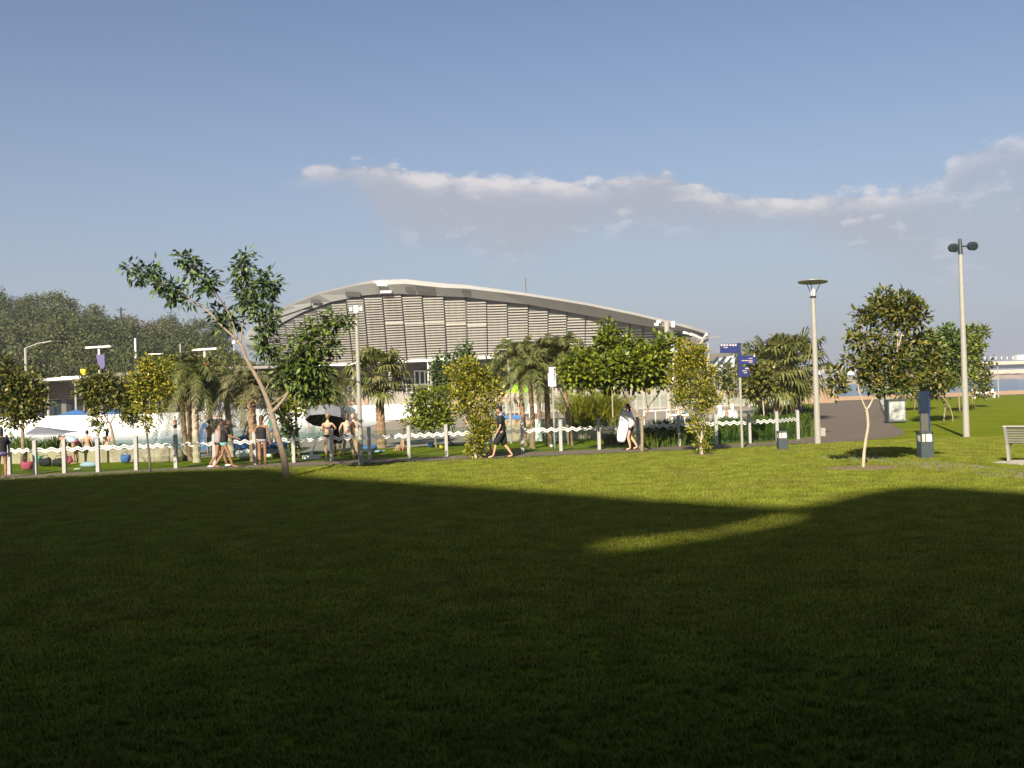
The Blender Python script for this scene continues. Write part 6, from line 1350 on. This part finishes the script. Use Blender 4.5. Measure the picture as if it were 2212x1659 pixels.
# white boat-like dish and pale tables at the terrace by the canopy
c = A(1420, 936, 60); r = empty('white_table', (A(1490, 0, 52).x, 52, 0), 'long white counter top behind the narrow yellow green tree', 'table')
a = A(1452, 905, 52); b_ = A(1480, 905, 52); part(MB().box(((a.x + b_.x) / 2, 52.4, .75), (b_.x - a.x + .4, .8, .08)), 'tabletop', 'white', r)
for sx in (a.x, b_.x): part(MB().box((sx, 52.4, .36), (.06, .6, .72)), 'leg', 'white', r)
r = empty('handrail', G(1395, 925), 'pale handrail along the pool ramp behind the green tree', 'railing')
p = G(1392, 925); q = G(1466, 920); part(MB().tube([p + Vector((0, 0, .9)), q + Vector((0, 0, .9))], .04, 6), 'rail', 'white', r)
for t in (0, .33, .66, 1): s_ = p.lerp(q, t); part(MB().tube([s_, s_ + Vector((0, 0, .9))], .03, 6), 'post', 'white', r)
# red-brown wall band behind the right palms
tag(MB().box((A(1640, 0, 100).x, 100, .8), (12, .5, 1.6)).build('band_wall', 'seawall'), 'red brown low wall behind the right hand palms', 'wall')

# ================================================================== UNSEEN BUILDING BEHIND THE VIEWER (outline shaped to cast the long shade)
yc = -45.0
def to_plane(p): 
    t = (p.y - yc) / math.cos(SUN_AZ); return Vector((p.x - math.sin(SUN_AZ) * t, yc, t * math.tan(SUN_EL)))
edge_px = [(-420,1043),(-200,1041),(0,1037.5),(200,1028.5),(369,1019.5),(512,1016),(590,1014),(630,1018),(670,1029),(760,1035),(900,1044),(1106,1057),(1400,1080),(1600,1092),(1700,1098),(1760,1092),(1850,1068),(1930,1056),(2000,1053),(2100,1058),(2212,1067),(2420,1088),(2700,1110)]
slit_top = [(1275,1178),(1330,1163),(1440,1155),(1540,1143),(1625,1124),(1690,1108),(1722,1112)]  # gap cut in the outline to let a soft lit streak through
slit_bot = [(1722,1120),(1700,1128),(1630,1142),(1545,1158),(1445,1172),(1340,1187),(1275,1188)]
ed = [to_plane(G(*p)) for p in edge_px]; ed.sort(key=lambda v: v.x)
tz = lambda L_: [to_plane(G(*p)) for p in L_]
up_, dn_ = tz(slit_top), tz(slit_bot)[::-1]
r = empty('shade_building', (0, -45, 0), 'tall apartment block behind the viewer whose shadow covers the lawn', 'building')
xs0, xs1 = ed[0].x, ed[-1].x
def interp(L_, x):
    for a, b_ in zip(L_[:-1], L_[1:]):
        if a.x <= x <= b_.x: return a.z + (b_.z - a.z) * (x - a.x) / (b_.x - a.x + 1e-9)
    return L_[0].z if x < L_[0].x else L_[-1].z
cols = sorted(set([round(v.x, 3) for v in ed] + [round(v.x, 3) for v in up_] + [round(v.x, 3) for v in dn_] + list(np.linspace(xs0, xs1, 60))))
mb = MB(); hx0, hx1 = max(up_[0].x, dn_[0].x), min(up_[-1].x, dn_[-1].x)
for a_, b_ in zip(cols[:-1], cols[1:]):
    if b_ - a_ < 1e-4: continue
    za, zb_ = interp(ed, a_), interp(ed, b_); m_ = (a_ + b_) / 2
    if hx0 < m_ < hx1:
        mb.prism([Vector((a_, yc, 0)), Vector((b_, yc, 0)), Vector((b_, yc, interp(dn_, b_))), Vector((a_, yc, interp(dn_, a_)))], (0, -.4, 0)); mb.prism([Vector((a_, yc, interp(up_, a_))), Vector((b_, yc, interp(up_, b_))), Vector((b_, yc, zb_)), Vector((a_, yc, za))], (0, -.4, 0))
    else: mb.prism([Vector((a_, yc, 0)), Vector((b_, yc, 0)), Vector((b_, yc, zb_)), Vector((a_, yc, za))], (0, -.4, 0))
part(mb, 'facade', 'block_wall' if 'block_wall' in M else 'podium', r)
part(MB().box((xs0 - 30, yc - .2, 14), (60, .4, 26)), 'side_facade', 'podium', r)
# added unseen roof and walls round the viewer, darkening the near lawn
M['porch'] = mat('blocker_paint', (.06, .055, .05), .9)
r = empty('porch', (0, -6, 0), 'deep dark porch in which the viewer stands', 'porch')
part(MB().box((0, -5.8, 4.7), (30, 19, .3)), 'roof', 'porch', r)
for sx in (-6.9, 6.9): part(MB().box((sx, -5.4, 2.27), (.3, 19.6, 4.54)), 'side_wall', 'porch', r)
part(MB().box((0, -15.1, 2.27), (29.3, .3, 4.54)), 'back_wall', 'porch', r)


for c_, d_ in (((-27, -5.5, 8), (20, 21, 16)), ((-27, 11.5, 4), (20, 13, 8)), ((24, -5.5, 10), (22, 21, 20))):  # added unseen blocks beside the view, cutting sky light on the lawn
    part(MB().box(c_, d_), 'side_blocker', 'podium', bpy.data.objects['shade_building'])

# ================================================================== REAL GRASS ON THE LAWN
M['grass_blade'] = mat('grass_blade', (.12, .15, .012), .7, island=[(.095, .15, .013), (.15, .21, .02), (.21, .245, .026), (.27, .265, .05)], trans=.12, spec=.1)
def vary_blades(Mt):
    nt = Mt.node_tree; N = nt.nodes; L = nt.links; b = N['Principled BSDF']; src = b.inputs['Base Color'].links[0].from_socket
    g = N.new('ShaderNodeNewGeometry'); n = N.new('ShaderNodeTexNoise'); n.inputs['Scale'].default_value = .55; n.inputs['Detail'].default_value = 6; n.inputs['Roughness'].default_value = .65; L.new(g.outputs['Position'], n.inputs[0])
    r = N.new('ShaderNodeMapRange'); r.inputs[1].default_value = .50; r.inputs[2].default_value = .70; r.inputs[4].default_value = .6; L.new(n.outputs[0], r.inputs[0])
    m1 = N.new('ShaderNodeMix'); m1.data_type = 'RGBA'; m1.inputs[7].default_value = (.20, .17, .05, 1); L.new(r.outputs[0], m1.inputs[0]); L.new(src, m1.inputs[6])
    n2 = N.new('ShaderNodeTexNoise'); n2.inputs['Scale'].default_value = 1.7; n2.inputs['Detail'].default_value = 5; L.new(g.outputs['Position'], n2.inputs[0])
    r2 = N.new('ShaderNodeMapRange'); r2.inputs[1].default_value = .3; r2.inputs[2].default_value = .7; r2.inputs[3].default_value = .68; r2.inputs[4].default_value = 1.25; L.new(n2.outputs[0], r2.inputs[0])
    v = N.new('ShaderNodeVectorMath'); v.operation = 'SCALE'; L.new(m1.outputs[2], v.inputs[0]); L.new(r2.outputs[0], v.inputs['Scale']); L.new(v.outputs[0], b.inputs['Base Color'])
vary_blades(M['grass_blade'])
def clump(seed, nb, hh):
    rg = np.random.default_rng(seed); V = []
    for i in range(nb):
        a = rg.uniform(0, 6.28); p = np.array([rg.normal() * .035, rg.normal() * .035, -.005]); o_ = np.array([math.cos(a), math.sin(a), 0]); h = hh * rg.uniform(.6, 1.2); s = np.array([-o_[1], o_[0], 0]) * .0035
        m1 = p + np.array([0, 0, h * .6]) + o_ * h * .2; t = p + np.array([0, 0, h]) + o_ * h * rg.uniform(.3, .9); V.append([p - s, m1 - s, t, m1 + s])
    return quads_mesh('grass_tuft', np.array(V), 'grass_blade')
tf = clump(1, 26, .05); tf.location = (0, -4, 0)
tag(tf, kind='stuff'); 
wedge = [Vector((-6.5, 3.6, 0)), Vector((6.5, 3.6, 0)), Vector((12.5, 14, 0)), Vector((22.5, 33, 0)), Vector((23, 38, 0)), G(1960, 950), G(1800, 958), G(1603, 969.5), G(1349, 981), G(1060, 994), G(879, 1001), G(637, 1012), G(369, 1020), G(0, 1039), Vector((-19.8, 33, 0)), Vector((-12.5, 16, 0))]
def inside(P, x, y):
    c = False; n = len(P)
    for i in range(n):
        a, b = P[i], P[i - 1]
        if (a.y > y) != (b.y > y) and x < (b.x - a.x) * (y - a.y) / (b.y - a.y) + a.x: c = not c
    return c
trk = [G(x, y) for x, y in ((1752,983),(1850,981),(1960,990),(2070,999),(2150,1008),(2240,1018),(2330,1026),(2330,1050),(2220,1041),(2120,1030),(2010,1016),(1930,1004),(1840,996),(1760,994))]
slab = [G(2143, 1001), G(2190, 997), G(2330, 993), G(2330, 1006), G(2200, 1006.5)]
rings = [(G(1864, 1011), 1.05), (G(1516, 983), .7), (G(1027, 992), .7)]
st_ = .3; gv = {}; V = []; F = []; D_ = []
def gvi(i, j):
    if (i, j) not in gv:
        x, y = -21 + i * st_, 3.3 + j * st_; d = 1.0
        if inside(trk, x, y): d = .16 + .3 * (math.sin(x * 2.1) * math.cos(y * 1.7 + x) > .3)
        if inside(slab, x, y): d = 0
        for c, r_ in rings:
            q = math.hypot(x - c.x, (y - c.y) / .8)
            if q < r_: d = .03
            elif q < r_ * 1.5: d = min(d, .5)
        gv[(i, j)] = len(V); V.append((x, y, 0)); D_.append(d)
    return gv[(i, j)]
for i in range(150):
    for j in range(130):
        x, y = -21 + (i + .5) * st_, 3.3 + (j + .5) * st_
        if inside(wedge, x, y): F.append((gvi(i, j), gvi(i + 1, j), gvi(i + 1, j + 1), gvi(i, j + 1)))
me = bpy.data.meshes.new('grass'); me.from_pydata(V, [], F); at_ = me.attributes.new('dens', 'FLOAT', 'POINT'); at_.data.foreach_set('value', D_); me.materials.append(M['lawn'])
lg = bpy.data.objects.new('grass', me); C.objects.link(lg); tag(lg, 'short mown grass covering the lawn', 'grass', kind='stuff')
ng = bpy.data.node_groups.new('grass', 'GeometryNodeTree'); ng.interface.new_socket('Geometry', in_out='INPUT', socket_type='NodeSocketGeometry'); ng.interface.new_socket('Geometry', in_out='OUTPUT', socket_type='NodeSocketGeometry')
N = ng.nodes; L = ng.links; gi = N.new('NodeGroupInput'); go = N.new('NodeGroupOutput'); dp = N.new('GeometryNodeDistributePointsOnFaces'); na = N.new('GeometryNodeInputNamedAttribute'); na.data_type = 'FLOAT'; na.inputs['Name'].default_value = 'dens'; mu = N.new('ShaderNodeMath'); mu.operation = 'MULTIPLY'; mu.inputs[1].default_value = 210; L.new(na.outputs['Attribute'], mu.inputs[0]); L.new(mu.outputs[0], dp.inputs['Density'])
oi = N.new('GeometryNodeObjectInfo'); oi.inputs['Object'].default_value = tf; ip = N.new('GeometryNodeInstanceOnPoints'); rv = N.new('FunctionNodeRandomValue'); rv.data_type = 'FLOAT_VECTOR'; rv.inputs[0].default_value = (-.15, -.15, 0); rv.inputs[1].default_value = (.15, .15, 6.28)
rs = N.new('FunctionNodeRandomValue'); rs.data_type = 'FLOAT'; rs.inputs[2].default_value = .7; rs.inputs[3].default_value = 1.25
L.new(gi.outputs[0], dp.inputs['Mesh']); L.new(dp.outputs['Points'], ip.inputs['Points']); L.new(oi.outputs['Geometry'], ip.inputs['Instance']); L.new(rv.outputs[0], ip.inputs['Rotation']); L.new(rs.outputs[1], ip.inputs['Scale']); L.new(ip.outputs[0], go.inputs[0])
md = lg.modifiers.new('grass', 'NODES'); md.node_group = ng

# ================================================================== HAZE
hv = bpy.data.materials.new('haze'); hv.use_nodes = True; nt = hv.node_tree; nt.nodes.remove(nt.nodes['Principled BSDF']); pv = nt.nodes.new('ShaderNodeVolumePrincipled')
pv.inputs['Color'].default_value = (.86, .90, 1, 1); pv.inputs['Density'].default_value = .00042; pv.inputs['Anisotropy'].default_value = .2; nt.links.new(pv.outputs[0], nt.nodes['Material Output'].inputs['Volume'])
M['haze'] = hv
ob = MB().box((1250, 1690, 25), (5200, 3780, 60)).build('haze', 'haze'); tag(ob, 'thin pale air over the whole scene', 'haze', kind='stuff')
